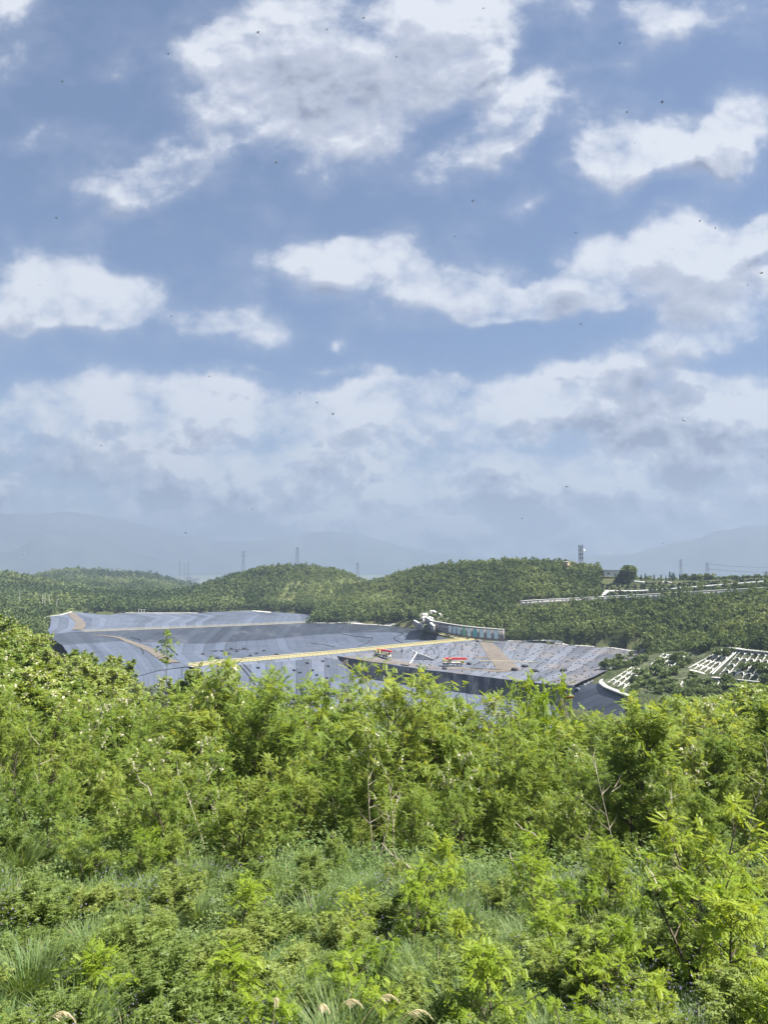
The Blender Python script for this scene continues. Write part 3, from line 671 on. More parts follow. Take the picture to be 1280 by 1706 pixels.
def gen_tree(name, H, cr, nb, low, nsub, per, tmpl, mat, stems=1, blossom=0, bark='bark', sc=(.8, 1.25), sides=5, prof=None, up0=25, up1=62, minr=0):
    tubes, P, D = skeleton(H, cr, nb, low, nsub, stems=stems, prof=prof, up0=up0, up1=up1)
    t = bpy.data.objects.new(name, None); COL.objects.link(t)
    mb = MB()
    for pts, rad in tubes:
        if rad[0] > minr: mb.tube(pts, rad, sides, False)
    mb.build('trunk', M[bark], t, True)
    n = len(P); P2 = np.repeat(P, per, 0); D2 = np.repeat(D, per, 0)
    d = D2 * .6 + rdir(len(P2)) * .85; d[:, 2] -= .12
    P2 = P2 + rng.normal(size=P2.shape) * .05
    k = len(tmpl) // 4
    V = put(tmpl, P2, d, rng.uniform(sc[0], sc[1], len(P2)))
    hgt = np.clip(P2[:, 2] / H, 0, 1)
    col = np.clip(rng.normal(.5, .22, len(P2)), 0, 1)
    mesh_np('crown', V, quads(len(P2) * k), M[mat], t, col=np.repeat(col, k * 4))
    if blossom:
        w = P[:, 2] / H + np.hypot(P[:, 0], P[:, 1]) / cr * .4 + rng.random(n) * .5
        idx = np.argsort(-w)[:blossom]
        B = []
        for p in P[idx]:
            m_ = 14; tt = rng.random((m_, 1)); B.append(p + np.array([0, 0, -1.]) * tt * .2 + rng.normal(size=(m_, 3)) * .045 * (1.1 - tt) + rng.normal(size=3) * .08)
        B = np.concatenate(B); s = .034 if sides > 4 else .05
        tq = np.array([[-1, -1, 0], [1, -1, 0], [1, 1, 0], [-1, 1, 0.]]) * s
        mesh_np('blossom', put(tq, B, rdir(len(B)), rng.uniform(.7, 1.3, len(B)), rdir(len(B))), quads(len(B)), M['blossom'], t, col=np.repeat(rng.random(len(B)), 4))
    return t
def retire(o):
    for c in list(o.children): bpy.data.objects.remove(c)
    bpy.data.objects.remove(o)
class Plant:
    """first use keeps the built plant, later uses are copies"""
    def __init__(s, o, h):
        s.o = o; s.used = False; s.h = h
        for c in o.children:
            if c.name.split('.')[0] in ('crown', 'foliage'):
                z = np.zeros(len(c.data.vertices) * 3, np.float32); c.data.vertices.foreach_get('co', z); s.h = float(np.percentile(z[2::3], 99.3))
    def place(s, loc, rz, sc, label, cat, group=None, tilt=(0, 0)):
        if not s.used:
            s.used = True; o = s.o; o.location = loc; o.rotation_euler = (tilt[0], tilt[1], rz); o.scale = (sc, sc, sc) if not hasattr(sc, '__len__') else sc
            return tag(o, label, cat, group)
        return dup(s.o, loc, rz, sc, label, group, cat, tilt)
# near trees
near_t = []
for k in range(7):
    H = 6.0; st_ = (1, 2, 1, 3, 2, 1, 2)[k]
    near_t.append(Plant(gen_tree('leafy_tree', H, (1.7, 1.9, 1.45, 1.8, 1.7, 1.3, 2.0)[k], (24, 26, 26, 27, 26, 26, 28)[k], (.2, .16, .22, .12, .15, .3, .12)[k], 5, 2, LEAF_A if k % 2 == 0 else LEAF_B, 'leaf', st_, blossom=(0, 0, 40, 0, 60, 0, 0)[k], up1=52, prof=lambda t: .72 + .5 * math.sin(math.pi * min(1, .1 + .78 * t))), H))
# mid-distance locusts on the side slopes (fewer, larger leaf sprays)
SPRAY = np.array([[0, 0, 0], [.2, .1, .02], [.42, 0, -.1], [.2, -.1, .02], [.05, .02, 0], [.2, .2, -.04], [.36, .24, -.12], [.24, .1, 0], [.05, -.02, 0], [.24, -.1, 0], [.36, -.24, -.12], [.2, -.2, -.04]])
mid_t = []
for k in range(6):
    H = 5.0
    mid_t.append(Plant(gen_tree('locust_tree', H, (1.9, 2.2, 1.8, 2.3, 2.0, 1.7)[k], 20, .12, 5, 2, SPRAY, 'leaf_far', (1, 2, 2, 3, 1, 2)[k], blossom=(110, 240, 60, 260, 20, 150)[k], sc=(.75, 1.2), sides=4, minr=.008), H))
# shrubs and saplings in the foreground
SML = np.array([[0, 0, 0], [.02, .011, .004], [.045, 0, -.006], [.02, -.011, .004], [.012, 0, 0], [.02, .03, 0], [.03, .042, -.006], [.028, .02, 0], [.012, 0, 0], [.028, -.02, 0], [.03, -.042, -.006], [.02, -.03, 0]])
def gen_shrub(name, H, W, nst, per, mat, tmpl=SML, sc=(.8, 1.5), stem='bark', up=1.0, flower=None):
    t = bpy.data.objects.new(name, None); COL.objects.link(t); mb = MB(); P = []; D = []
    for s in range(nst):
        a = random.uniform(0, 6.28); sp_ = W * math.sqrt(random.random()); h = H * random.uniform(.55, 1.0) * (1 - .35 * (sp_ / W) ** 2)
        e = Vector((math.cos(a) * sp_, math.sin(a) * sp_, h)); b = Vector((math.cos(a) * sp_ * .15, math.sin(a) * sp_ * .15, 0)); m_ = b.lerp(e, .5) + Vector((-math.cos(a) * sp_ * .12, -math.sin(a) * sp_ * .12, h * .08))
        mb.tube([b, m_, e], [.011, .007, .003], 4, False)
        for k in range(14):
            u = .25 + .75 * k / 13; p = b.lerp(m_, u * 2) if u < .5 else m_.lerp(e, u * 2 - 1)
            for q in range(3):
                dd = Vector(rdir(1)[0]); dd.z = abs(dd.z) * .6; l = H * .16 * random.uniform(.3, 1); 
                for z in (.35, .7, 1.): P.append(p + dd * l * z); D.append(dd)
                if q == 0: mb.tube([p, p + dd * l], [.004, .002], 3, False)
    mb.build('stems', M[stem], t)
    P = np.repeat(np.array([tuple(p) for p in P]), per, 0); D = np.repeat(np.array([tuple(p) for p in D]), per, 0)
    P = P + rng.normal(size=P.shape) * .035
    k = len(tmpl) // 4; V = put(tmpl, P, D * .5 + rdir(len(P)), rng.uniform(*sc, len(P)))
    mesh_np('foliage', V, quads(len(P) * k), M[mat], t, col=np.repeat(np.clip(rng.normal(.5, .22, len(P)), 0, 1), 4 * k))
    return t
shr = [Plant(gen_shrub('shrub', 1.1, .75, 16, 3, 'shrub'), 1.1) for _ in range(4)]
sap = []
for k in range(4):
    sap.append(Plant(gen_tree('sapling', 2.2, .62, 17, .12, 4, 1, LEAF_S * 1.0, 'sap', (1, 3, 2, 1)[k], sc=(.8, 1.2), sides=4, up0=15, up1=60), 2.2))
GB = 5
def blades(pos, h, w, lean, az_, name, mat, parent=None, col=None, curve=.5):
    """tapered bent grass blades: 3 quads each"""
    n = len(pos); d = np.stack([np.cos(az_), np.sin(az_), 0 * az_], 1); s = np.stack([-np.sin(az_), np.cos(az_), 0 * az_], 1)
    rows = []
    for t, wt in ((0, .8), (.4, 1), (.75, .7), (1, .08)):
        c = pos + d * (lean * h * (t ** 1.7))[:, None] + np.stack([0 * h, 0 * h, h * (t - .35 * lean * t * t)], 1)
        rows.append(c - s * (w * wt / 2)[:, None]); rows.append(c + s * (w * wt / 2)[:, None])
    V = np.stack(rows, 1).reshape(-1, 3); b = np.arange(n)[:, None] * 8
    Q = np.concatenate([b + np.array([0, 1, 3, 2]), b + np.array([2, 3, 5, 4]), b + np.array([4, 5, 7, 6])], 1).reshape(-1, 4)
    return mesh_np(name, V, Q, M[mat], parent, col=np.repeat(col if col is not None else rng.random(n), 8))
def gen_tuft(n=420, H=.9, W=.35, mat='grass'):
    t = bpy.data.objects.new('grass_tussock', None); COL.objects.link(t)
    a = rng.uniform(0, 6.28, n); r = W * .5 * np.sqrt(rng.random(n)); pos = np.stack([r * np.cos(a), r * np.sin(a), 0 * r], 1)
    blades(pos, rng.uniform(.5, 1, n) * H, rng.uniform(.009, .015, n), rng.uniform(.2, .9, n), a + rng.normal(0, .6, n), 'blades', mat, t, np.clip(rng.normal(.45, .2, n), 0, 1))
    n = 60; a = rng.uniform(0, 6.28, n); r = W * .5 * np.sqrt(rng.random(n)); pos = np.stack([r * np.cos(a), r * np.sin(a), 0 * r], 1)
    blades(pos, rng.uniform(.2, .5, n) * H, rng.uniform(.008, .012, n), rng.uniform(.6, 1.3, n), a, 'dry_blades', mat, t, np.full(n, .97))
    return t
tuf = [Plant(gen_tuft(), .9) for _ in range(3)]
# ------------------------------------------------------------------ foreground planting
def at(px, r):
    d = dirv(px, 1300); k = r / math.hypot(d.x, d.y); return d.x * k, d.y * k
ENVX = [-100, 0, 60, 130, 200, 280, 330, 350, 400, 430, 465, 500, 540, 600, 640, 675, 700, 740, 780, 810, 850, 900, 960, 1010, 1060, 1100, 1150, 1210, 1280, 1380]
ENVY = [1120, 1130, 1140, 1160, 1160, 1150, 1125, 1112, 1130, 1155, 1118, 1140, 1158, 1140, 1122, 1150, 1190, 1175, 1142, 1165, 1172, 1172, 1178, 1180, 1158, 1165, 1170, 1165, 1160, 1150]
def env(px): return float(np.interp(px, ENVX, ENVY))
def zone(px): return 'left' if px < 330 else 'left centre' if px < 600 else 'right centre' if px < 930 else 'right'
nt = 0
def plant_tree(px, r, pytop, lab, grp, pl=None, wide=1.0):
    global nt
    x, y = at(px, r); z = gz(x, y) - .1; d = dirv(px, pytop); top = r * d.z / math.hypot(d.x, d.y); h = top - z
    if h < 1.2: return
    pl = pl or near_t[nt % len(near_t)]; nt += 1
    s = h / pl.h; pl.place((x, y, z), random.uniform(0, 6.28), (s * wide, s * wide, s), lab, 'tree', grp)
rows_ = [(22.5, 74, 190, 'front rank'), (27.5, 66, 110, 'second rank'), (34, 62, 50, 'third rank'), (43, 56, 12, 'back rank'), (56, 62, 2, 'rearmost rank')]
for r0, step, dy, nm in rows_:
    px = -90 + random.uniform(0, step)
    while px < 1370:
        rj = r0 * random.uniform(.94, 1.07)
        # the front of the thicket lies further off at the right centre
        rj *= np.interp(px, [0, 300, 640, 900, 1280], [.86, .98, 1.05, 1.07, 1.0])
        py = env(px) + dy * random.uniform(.65, 1.35) + random.uniform(-4, 14)
        if nm == 'front rank' and (780 < px < 905 or random.random() < .12): px += step * .8; continue
        plant_tree(px, rj, py, f'leafy bright green young tree in the {nm} of the thicket, {zone(px)}', f'trees of the thicket, {nm}, {zone(px)}', wide=np.interp(r0, [22, 56], [1.0, 1.15]))
        px += step * random.uniform(.75, 1.25)
# trees that stand out
plant_tree(1062, 29, 1168, 'tall upright tree with a visible dark stem at the right of the thicket', None, near_t[5], 1.1)
plant_tree(352, 40, 1100, 'tallest leafy tree top overlapping the left end of the bund', None, near_t[2], 1.0)
plant_tree(640, 33, 1113, 'leafy tree top overlapping the black tarp face of the terrace', None, near_t[0], 1.15)
plant_tree(468, 38, 1108, 'leafy tree top overlapping the pale slope below the bund', None, near_t[6], 1.0)
plant_tree(782, 36, 1130, 'leafy tree top in front of the tarp face below the parked crane', None, near_t[3], 1.0)
plant_tree(150, 19, 1352, 'low spreading bright tree at the edge of the grass, left', None, near_t[3], 1.3)
plant_tree(400, 21.5, 1290, 'rounded low tree with black shade beneath at the grass edge', None, near_t[6], 1.3)
for px, r, py in ((470,20.5,1400),(560,20,1392),(640,19.5,1405),(705,18.5,1420),(880,19,1412),(950,18.5,1425),(1010,19,1405),(1090,18,1420),(1140,19,1400),(1230,18.5,1395),(300,20,1385),(240,19.5,1392)):
    plant_tree(px, r, py, f'low bushy bright tree at the foot of the thicket, {zone(px)}', f'low trees at the foot of the thicket, {zone(px)}', wide=1.25)
for px, r, py in ((884,46,1124),(908,44,1146),(940,47,1130)):
    plant_tree(px, r, py, 'thin wispy treetop rising before the tarp and the corner slope', 'thin treetops before the tarp corner', sap[3], .42)
# bare sapling with a tuft crown by the dirt road
x, y = at(273, 62); z = gz(x, y)
t = thing('thin_sapling', 'tall thin lone sapling with a small leafy tuft before the dirt road', 'tree', (x, y, z))
d = dirv(273, 1052); Ht = 62 * d.z / math.hypot(d.x, d.y) - z
mb = MB(); mb.tube([(0, 0, 0), (.05, 0, Ht * .5), (0, .05, Ht)], [.05, .035, .012], 5); mb.build('trunk', M['bark'], t)
n = 130; P = np.stack([rng.normal(0, .3, n), rng.normal(0, .3, n), Ht - rng.random(n) * 2.6], 1); P[:, :2] *= (.4 + .9 * np.sin(np.clip((Ht - P[:, 2]) / 2.6, 0, 1) * math.pi))[:, None]
mesh_np('crown', put(SPRAY, P, rdir(n) + [0, 0, .3], rng.uniform(.5, .9, n)), quads(n * 3), M['leaf'], t, col=np.repeat(rng.random(n), 12))
# side slopes: locusts in flower (left spur and right slope)
LEFTX = [-120, 0, 40, 100, 150, 200, 240]; LEFTY = [1000, 1010, 1022, 1052, 1066, 1085, 1100]
k = 0; pts_used = []
def side(n, pxr, rr_, hmin, hmax, lab, grp, cap_env=None, dens=2.6):
    global k
    c = 0; tries = 0
    while c < n and tries < n * 40:
        tries += 1
        px = random.uniform(*pxr); r = math.exp(random.uniform(math.log(rr_[0]), math.log(rr_[1]))); x, y = at(px, r)
        if any((x - a) ** 2 + (y - b) ** 2 < dens ** 2 for a, b in pts_used): continue
        z = gz(x, y) - .1; h = random.uniform(hmin, hmax)
        if cap_env:
            lim = float(np.interp(px, *cap_env)) + random.uniform(0, 8); d = dirv(px, lim); zt = r * d.z / math.hypot(d.x, d.y)
            h = min(h, zt - z)
            if h < 1.4: continue
        pts_used.append((x, y)); pl = mid_t[k % 6]; k += 1
        s = h / pl.h; w = s * random.uniform(1.0, 1.35); pl.place((x, y, z), random.uniform(0, 6.28), (w, w, s), lab, 'tree', grp); c += 1
side(62, (-110, 210), (62, 122), 4.2, 6.2, 'locust tree with creamy blossom on the left spur above the basin', 'locusts on the left spur', (LEFTX, LEFTY))
side(30, (-100, 300), (44, 62), 4.2, 6.0, 'green locust tree between the thicket and the flowering left spur', 'locusts below the left spur', ([-120, 0, 100, 200, 320], [1050, 1060, 1090, 1120, 1150]))
side(74, (985, 1400), (60, 125), 5.0, 8.0, 'pale locust tree on the right slope before the latticed hillside', 'locusts on the right slope', ([980, 1010, 1060, 1100, 1180, 1240, 1280, 1400], [1185, 1178, 1172, 1168, 1160, 1150, 1136, 1120]))
side(46, (300, 990), (62, 110), 3.0, 5.5, 'locust tree low on the slope behind the thicket', 'locusts behind the thicket', ([300, 400, 700, 990], [1150, 1175, 1200, 1190]), 3.2)
side(16, (285, 372), (62, 110), 4.5, 7.5, 'leafy tree hiding the left end of the bund', 'trees before the left end of the bund', ([280, 300, 330, 352, 375], [1128, 1122, 1112, 1102, 1122]), 3.0)
side(26, (185, 345), (95, 150), 1.6, 2.8, 'low olive bush on the dry knoll beside the dirt road', 'bushes on the dry knoll', ([180, 240, 300, 350], [1088, 1094, 1110, 1130]), 2.6)
side(90, (1040, 1420), (150, 332), 3.5, 6.5, 'green tree at the foot of the latticed slope beyond the thicket', 'trees at the foot of the latticed slope', ([1000, 1040, 1100, 1180, 1240, 1300, 1420], [1180, 1166, 1158, 1150, 1142, 1138, 1130]), 4.0)
for q in range(10):
    px = random.uniform(20, 1260); r = random.uniform(20, 27); x, y = at(px, r); z = gz(x, y); h = random.uniform(2.2, 4.2); a = random.uniform(-.5, .5)
    t = thing('bare_sapling', 'thin leafless pale stem standing among the leafy trees of the thicket', 'dead sapling', (x, y, z), random.uniform(0, 6), 'bare stems in the thicket')
    pts = [Vector((a * h * u * u, .08 * h * math.sin(u * 3), h * u)) for u in np.linspace(0, 1, 7)]; mb = MB(); mb.tube(pts, [.02 - .0026 * u for u in range(7)], 5); mb.build('stem', M['twig'], t, True)
    mb = MB()
    for u in range(9):
        p = pts[2 + u % 4].lerp(pts[3 + u % 4], random.random()); d = Vector(rdir(1)[0]); d.z = abs(d.z) * .8 + .2; mb.tube([p, p + d * .35, p + d * .6 + Vector((0, 0, .12))], [.008, .005, .002], 4)
    mb.build('twigs', M['twig'], t, True)
# shrubs, saplings and tussocks on the near bank
def near_plants():
    used = []
    def ok(x, y, d):
        if any((x - a) ** 2 + (y - b) ** 2 < d * d for a, b in used): return False
        used.append((x, y)); return True
    for k, (px, r, h) in enumerate(((320,8.6,1.25),(230,13,1.3),(330,12.5,1.2),(270,10.5,1.3),(60,14,1.2),(420,11,1.2),(460,14,1.2),(560,12.5,1.1),(700,9.2,1.1),(800,10,1.2),(880,13.5,1.1),(960,11,1.2),(1240,9.5,1.1),(1120,13,1.2),(150,16,1.2),(300,16.5,1.2),(420,17.5,1.2),(520,16,1.2),(640,15,1.1),(20,18,1.1))):
        x, y = at(px, r); ok(x, y, .1)
        shr[k % 4].place((x, y, gz(x, y) - .05), random.uniform(0, 6.28), h / 1.1 * random.uniform(.75, .95), 'small-leaved yellow-green shrub on the grassy bank, ' + zone(px), 'shrubs', 'small-leaved shrubs on the bank, ' + zone(px))
    k = 0
    for _ in range(3000):
        if k >= 58: break
        px = random.uniform(-60, 1340); r = math.exp(random.uniform(math.log(7.2), math.log(20))); x, y = at(px, r)
        if not ok(x, y, .95): continue
        shr[k % 4].place((x, y, gz(x, y) - .05), random.uniform(0, 6.28), random.uniform(.5, .85), 'small-leaved yellow-green shrub on the grassy bank, ' + zone(px), 'shrub', 'small-leaved shrubs on the bank, ' + zone(px)); k += 1
    S = ((1205,11.5,2.0,'tallest bright yellow-green sapling of the right foreground'),(1150,12.5,2.3,'bright sapling left of the tallest right foreground sapling'),(1170,16,3.1,'slender bright sapling with a pointed top at the dark gap, right'),
         (1240,13,2.0,'bright sapling at the right edge of the foreground'),(1040,11,1.5,'wide bright sapling before the grassy bank, right'),(985,10.5,1.4,'low bright sapling left of the wide right sapling'),
         (620,8.6,1.3,'vivid yellow-green sapling at the bottom centre'),(470,8.2,1.2,'vivid yellow sapling above the feathery plumes'),(730,16.5,1.9,'bright sapling below the fallen branches'),(700,14,1.6,'bright low sapling left of the grey-green tussocks'),
         (240,20,1.8,'bright low sapling where the left grass meets the trees'),(1090,9.4,1.2,'low bright sapling in the bottom right'),(1265,9,1.3,'bright sapling in the bottom right corner'),(955,9,1.0,'small bright sapling between bottom right shrubs'),(880,18.5,2.0,'bright sapling beside the dark gap under the trees'),(1010,17,2.0,'bright sapling under the leaning dead branches'),(770,12.5,1.2,'small bright sapling behind the tussocks, centre right'),(560,9.6,1.0,'small vivid sapling left of the bottom centre one'))
    for k, (px, r, h, lab) in enumerate(S):
        x, y = at(px, r); ok(x, y, .1); p = sap[k % 4]; s = h / p.h
        s *= .86; p.place((x, y, gz(x, y) - .05), random.uniform(0, 6.28), (s * 1.1, s * 1.1, s), lab, 'sapling')
    k = 0
    for _ in range(400):
        if k >= 12: break
        px = random.choice((random.uniform(430, 1300), random.uniform(560, 1300), random.uniform(150, 700))); r = random.uniform(8.2, 16.5); x, y = at(px, r)
        if not ok(x, y, .8): continue
        s = random.uniform(.32, .6); p = sap[k % 4]; k += 1
        p.place((x, y, gz(x, y) - .05), random.uniform(0, 6.28), (s * 1.2, s * 1.2, s), 'small bright sapling among the shrubs of the bank, ' + zone(px), 'sapling', 'small saplings on the bank, ' + zone(px))
    k = 0
    for cx, cr_, rr_, n in ((810, 90, (12, 17), 16), (300, 120, (15, 20), 8), (80, 90, (9, 18), 8), (520, 80, (7.5, 12), 7), (1250, 60, (12, 17), 7), (760, 160, (7.5, 11), 8), (600, 200, (13, 19), 8)):
        for _ in range(n):
            px = random.gauss(cx, cr_ * .6); r = random.uniform(*rr_); x, y = at(px, r)
            tuf[k % 3].place((x, y, gz(x, y) - .03), random.uniform(0, 6.28), random.uniform(.7, 1.15), 'grey-green grass tussock on the bank, ' + zone(px), 'grass tussock', 'grass tussocks on the bank, ' + zone(px)); k += 1
near_plants()
# dead reddish shrub, plumes, fallen branches
x, y = at(250, 7.9)
dsh = Plant(gen_shrub('dead_shrub', .5, .55, 26, 2, 'dead', sc=(.5, .9), stem='twig'), .5)
dsh.place((x, y, gz(x, y) - .05), 0, (1.5, 1.1, 1.6), 'dry reddish-brown dead shrub at the bottom edge', 'shrub')
def plume(px, r, pytip, lean, lab, H0=.24):
    x, y = at(px, r); z = gz(x, y); d = dirv(px, pytip); top = r * d.z / math.hypot(d.x, d.y) - z
    t = thing('reed_plume', lab, 'reed plume', (x, y, z), group='feathery reed plumes at the bottom edge')
    L = Vector((lean, 0, 0)); pts = [Vector((lean * .35 * max(0, (k / 9 - .2)) ** 2 * 1.6 * top, 0, top * k / 9 * (1 - .0 * k))) for k in range(10)]
    mb = MB(); mb.tube(pts, [.006 - .0004 * k for k in range(10)], 5); mb.build('stem', M['straw'], t)
    tip = pts[-1]; n = 260; k_ = H0 / .35
    arc = lambda u: np.stack([lean * .24 * u * k_, 0 * u, (.09 * np.sin(u * 2.4) - .10 * u * u) * k_], 1)
    mb = MB(); mb.tube([tip + Vector(q) for q in arc(np.linspace(0, 1, 7))], [.004 - .0004 * q for q in range(7)], 4); mb.build('rachis', M['straw'], t)
    u = rng.random(n) ** .8; base = np.array(tip)[None] + arc(u)
    dr = np.stack([lean * (.75 + .3 * u) + rng.normal(0, .18, n), rng.normal(0, .22, n), -.55 * (.4 + u) + rng.normal(0, .14, n)], 1)
    s = rng.uniform(.05, .12, n) * (1.1 - .6 * u) * k_
    tq = np.array([[0, -.022, 0], [.5, -.03, -.03], [1, 0, -.16], [.5, .03, -.03]])
    mesh_np('plume_head', put(tq, base, dr, s), quads(n), M['plume'], t, col=np.repeat(rng.random(n), 4))
for px, r, py, le, lab in ((562,6.8,1664,1,'arching feathery plume on a long stem, bottom centre'),(500,6.75,1672,1,'upright pale feathery plume in the bottom tuft'),(488,6.7,1680,.6,'broad pale plume left in the bottom tuft'),(600,6.6,1690,1.2,'low drooping plume right of the arching one'),(455,6.9,1668,.1,'thin straight dry stalk with a short head, bottom'),(48,6.9,1664,-.6,'small pale plume over the lush green corner'),(10,6.6,1690,1.0,'bent dry plume in the bottom left corner')):
    plume(px, r, py, le, lab)
for lab, a, b, rad in (('pale fallen branch slanting down, uppermost of the pair', (636,1404,19.5), (702,1468,17.8), .022), ('pale fallen branch slanting down, lower of the pair', (645,1430,19), (706,1480,17.6), .02), ('pale dead branch leaning out under the right trees', (858,1368,20), (905,1404,19.4), .018),
                       ('pale dead branch leaning through the right saplings', (1060,1412,18.5), (1100,1485,17), .025), ('thin grey dead stem leaning at the dark gap', (850,1420,19.5), (876,1500,18), .025), ('thin pale twig crossing the left trees', (228,1290,20), (252,1326,19.6), .014),
                       ('short pale stick lying across the bank, right', (918,1503,17), (980,1511,16.8), .016)):
    pa, pb = Pr(*a), Pr(*b); c = pb.copy(); t = thing('dead_branch', lab, 'branch', tuple(c))
    dd = pa - pb; side_ = Vector((dd.z, 0, -dd.x)).normalized()
    mb = MB(); mb.tube([(0, 0, 0), dd * .35 + side_ * .05, dd * .7 - side_ * .04, dd], [rad, rad * .85, rad * .6, rad * .3], 6); mb.build('limb', M['twig'], t)
    mb = MB()
    for f in (.4, .6, .8): mb.tube([dd * f, dd * (f + .12) + side_ * random.uniform(-.3, .3)], [rad * .4, rad * .15], 4)
    mb.build('twigs', M['twig'], t)
for k, (px, r) in enumerate([(p, q) for p in (-330, -250, -170, 1450, 1530, 1610, 1690) for q in (24, 31, 42)]):
    plant_tree(px + random.uniform(-25, 25), r * random.uniform(.93, 1.07), env(1280 if px > 0 else 0) + 900 / r, 'leafy bright tree of the thicket just beyond the edge of the view, ' + ('left' if px < 0 else 'right'), 'trees of the thicket beyond the edge of the view, ' + ('left' if px < 0 else 'right'), wide=1.2)
for k, (px, r) in enumerate([(p, q) for p in (-340, -220, -140, 1420, 1510, 1600, 1700) for q in (8.5, 11, 14, 18)]):
    x, y = at(px + random.uniform(-40, 40), r); shr[k % 4].place((x, y, gz(x, y) - .05), random.uniform(0, 6), random.uniform(.6, .95), 'small-leaved shrub of the bank just beyond the edge of the view, ' + ('left' if px < 0 else 'right'), 'shrub', 'shrubs beyond the edge of the view, ' + ('left' if px < 0 else 'right'))
# grass and herb layer: uncountable
def scatter(n, r0, r1, pmin=-420, pmax=1760):
    px = rng.uniform(pmin, pmax, n); r = np.exp(rng.uniform(math.log(r0), math.log(r1), n)); a = np.arctan2(px - 640, F); x = r * np.sin(a); y = r * np.cos(a)
    return x, y, r, px
n = 205000; x, y, r, px = scatter(n, 4.5, 26)
pat = fbm(x / 1.6, y / 1.6, 3, 40); kp = pat > .3; x, y, r, pat = x[kp], y[kp], r[kp], pat[kp]; n = len(x)
z = ground(x, y); h = (.16 + .8 * np.clip(pat - .3, 0, .5)) * rng.uniform(.5, 1.25, n)
w = np.clip(.0011 * r, .008, .03) * rng.uniform(.6, 1.1, n)
cv = np.clip(.18 + .9 * (fbm(x / 3, y / 3, 3, 51) - .3) + rng.normal(0, .13, n), 0, 1); cv = np.where(rng.random(n) < .03, .97, np.minimum(cv, .85))
struct(blades(np.stack([x, y, z - .03], 1), h, w, rng.uniform(.15, 1.0, n), rng.uniform(0, 6.28, n), 'grass', 'grass', col=cv), 'stuff')
n = 260000; x, y, r, px = scatter(n, 4.5, 30); lump = fbm(x / .9, y / .9, 3, 60); z = ground(x, y) + np.clip(lump - .22, 0, 1) * 1.0 * rng.random(n) ** .5
tq = np.array([[0, 0, 0], [.5, .3, .08], [1, 0, -.1], [.5, -.3, .08]])
s = np.clip(.0038 * r, .028, .08) * rng.uniform(.6, 1.4, n)
struct(mesh_np('ground_herbs', put(tq, np.stack([x, y, z], 1), rdir(n) * [1, 1, .5] + [0, 0, .25], s), quads(n), M['herb'], col=np.repeat(np.clip(.15 + 1.0 * (fbm(x / 2, y / 2, 3, 71) - .3) + rng.normal(0, .15, n), 0, 1), 4)), 'stuff')
n = 35000; x, y, r, px = scatter(n, 6, 22); kp = (fbm(x / 1.5, y / 1.5, 3, 80) > .56); x, y, r = x[kp], y[kp], r[kp]; n = len(x)
z = ground(x, y) + rng.uniform(.25, .75, n); tq2 = tq * [1, 1.2, 1]
struct(mesh_np('vetch_flowers', put(tq2, np.stack([x, y, z], 1), rdir(n), np.clip(.0022 * r, .018, .05)), quads(n), M['vetch'], col=np.repeat(rng.random(n), 4)), 'stuff')
n = 26000; x, y, r, px = scatter(n, 6.3, 8.6, -60, 150); kp = r < np.interp(px, [-60, 0, 150], [8.6, 8.4, 6.9]) + (fbm(x * 2, y * 2, 2, 4) - .5) * .8; x, y, r = x[kp], y[kp], r[kp]; n = len(x)
z = ground(x, y) + np.clip(fbm(x / .5, y / .5, 3, 90) - .1, 0, 1) * 1.35 * rng.random(n) ** .4
struct(mesh_np('lush_herbs', put(tq, np.stack([x, y, z], 1), rdir(n) * [1, 1, .5] + [0, 0, .3], rng.uniform(.03, .06, n)), quads(n), M['net'], col=np.repeat(rng.random(n), 4)), 'stuff')
# leaf litter and undergrowth below the thicket
n = 75000; x, y, r, px = scatter(n, 20, 75, -300, 1640); z = ground(x, y) + rng.random(n) ** 1.5 * np.clip(fbm(x / 2, y / 2, 3, 13), 0, 1) * 2.0
struct(mesh_np('undergrowth', put(tq, np.stack([x, y, z], 1), rdir(n) * [1, 1, .5] + [0, 0, .2], np.clip(.0055 * r, .1, .4) * rng.uniform(.5, 1.2, n)), quads(n), M['herb'], col=np.repeat(np.clip(rng.normal(.35, .2, n), 0, 1), 4)), 'stuff')
# ------------------------------------------------------------------ hillside woods
n = 26000; u_ = rng.integers(0, SG.shape[0] - 1, n); v_ = rng.integers(0, SG.shape[1] - 1, n); fu, fv = rng.random((2, n, 1))
cp_ = SG[u_, v_] * (1 - fu) * (1 - fv) + SG[u_ + 1, v_] * fu * (1 - fv) + SG[u_, v_ + 1] * (1 - fu) * fv + SG[u_ + 1, v_ + 1] * fu * fv
lump = fbm(cp_[:, 0] / 4, cp_[:, 1] / 4, 3, 33); cp_[:, 2] += np.clip(lump - .35, 0, 1) * 1.6 * rng.random(n); kp = lump > .38; cp_ = cp_[kp]
struct(mesh_np('slope_groundcover', put(tq, cp_, rdir(len(cp_)) + [0, -.2, .3], rng.uniform(.25, .6, len(cp_))), quads(len(cp_)), M['hill'], col=np.repeat(np.clip(rng.normal(.4, .2, len(cp_)), 0, 1), 4)), 'stuff')
def crown_cloud(nq, flat=.8):
    """quad clumps spread through a lumpy dome, unit width, unit height"""
    L = rng.normal(size=(7, 3)) * [.24, .24, .16] + [0, 0, .58]; rad = rng.uniform(.2, .34, 7)
    k = rng.integers(0, 7, nq); d = rdir(nq); d[:, 2] = np.abs(d[:, 2]) * 1.0 - .25; p = L[k] + d * rad[k][:, None] * rng.uniform(.75, 1.08, nq)[:, None]
    nrm = d + rng.normal(size=(nq, 3)) * .55
    low = rng.random(nq) < .16; p[low, 2] *= rng.uniform(.1, .9, low.sum())
    return p, nrm
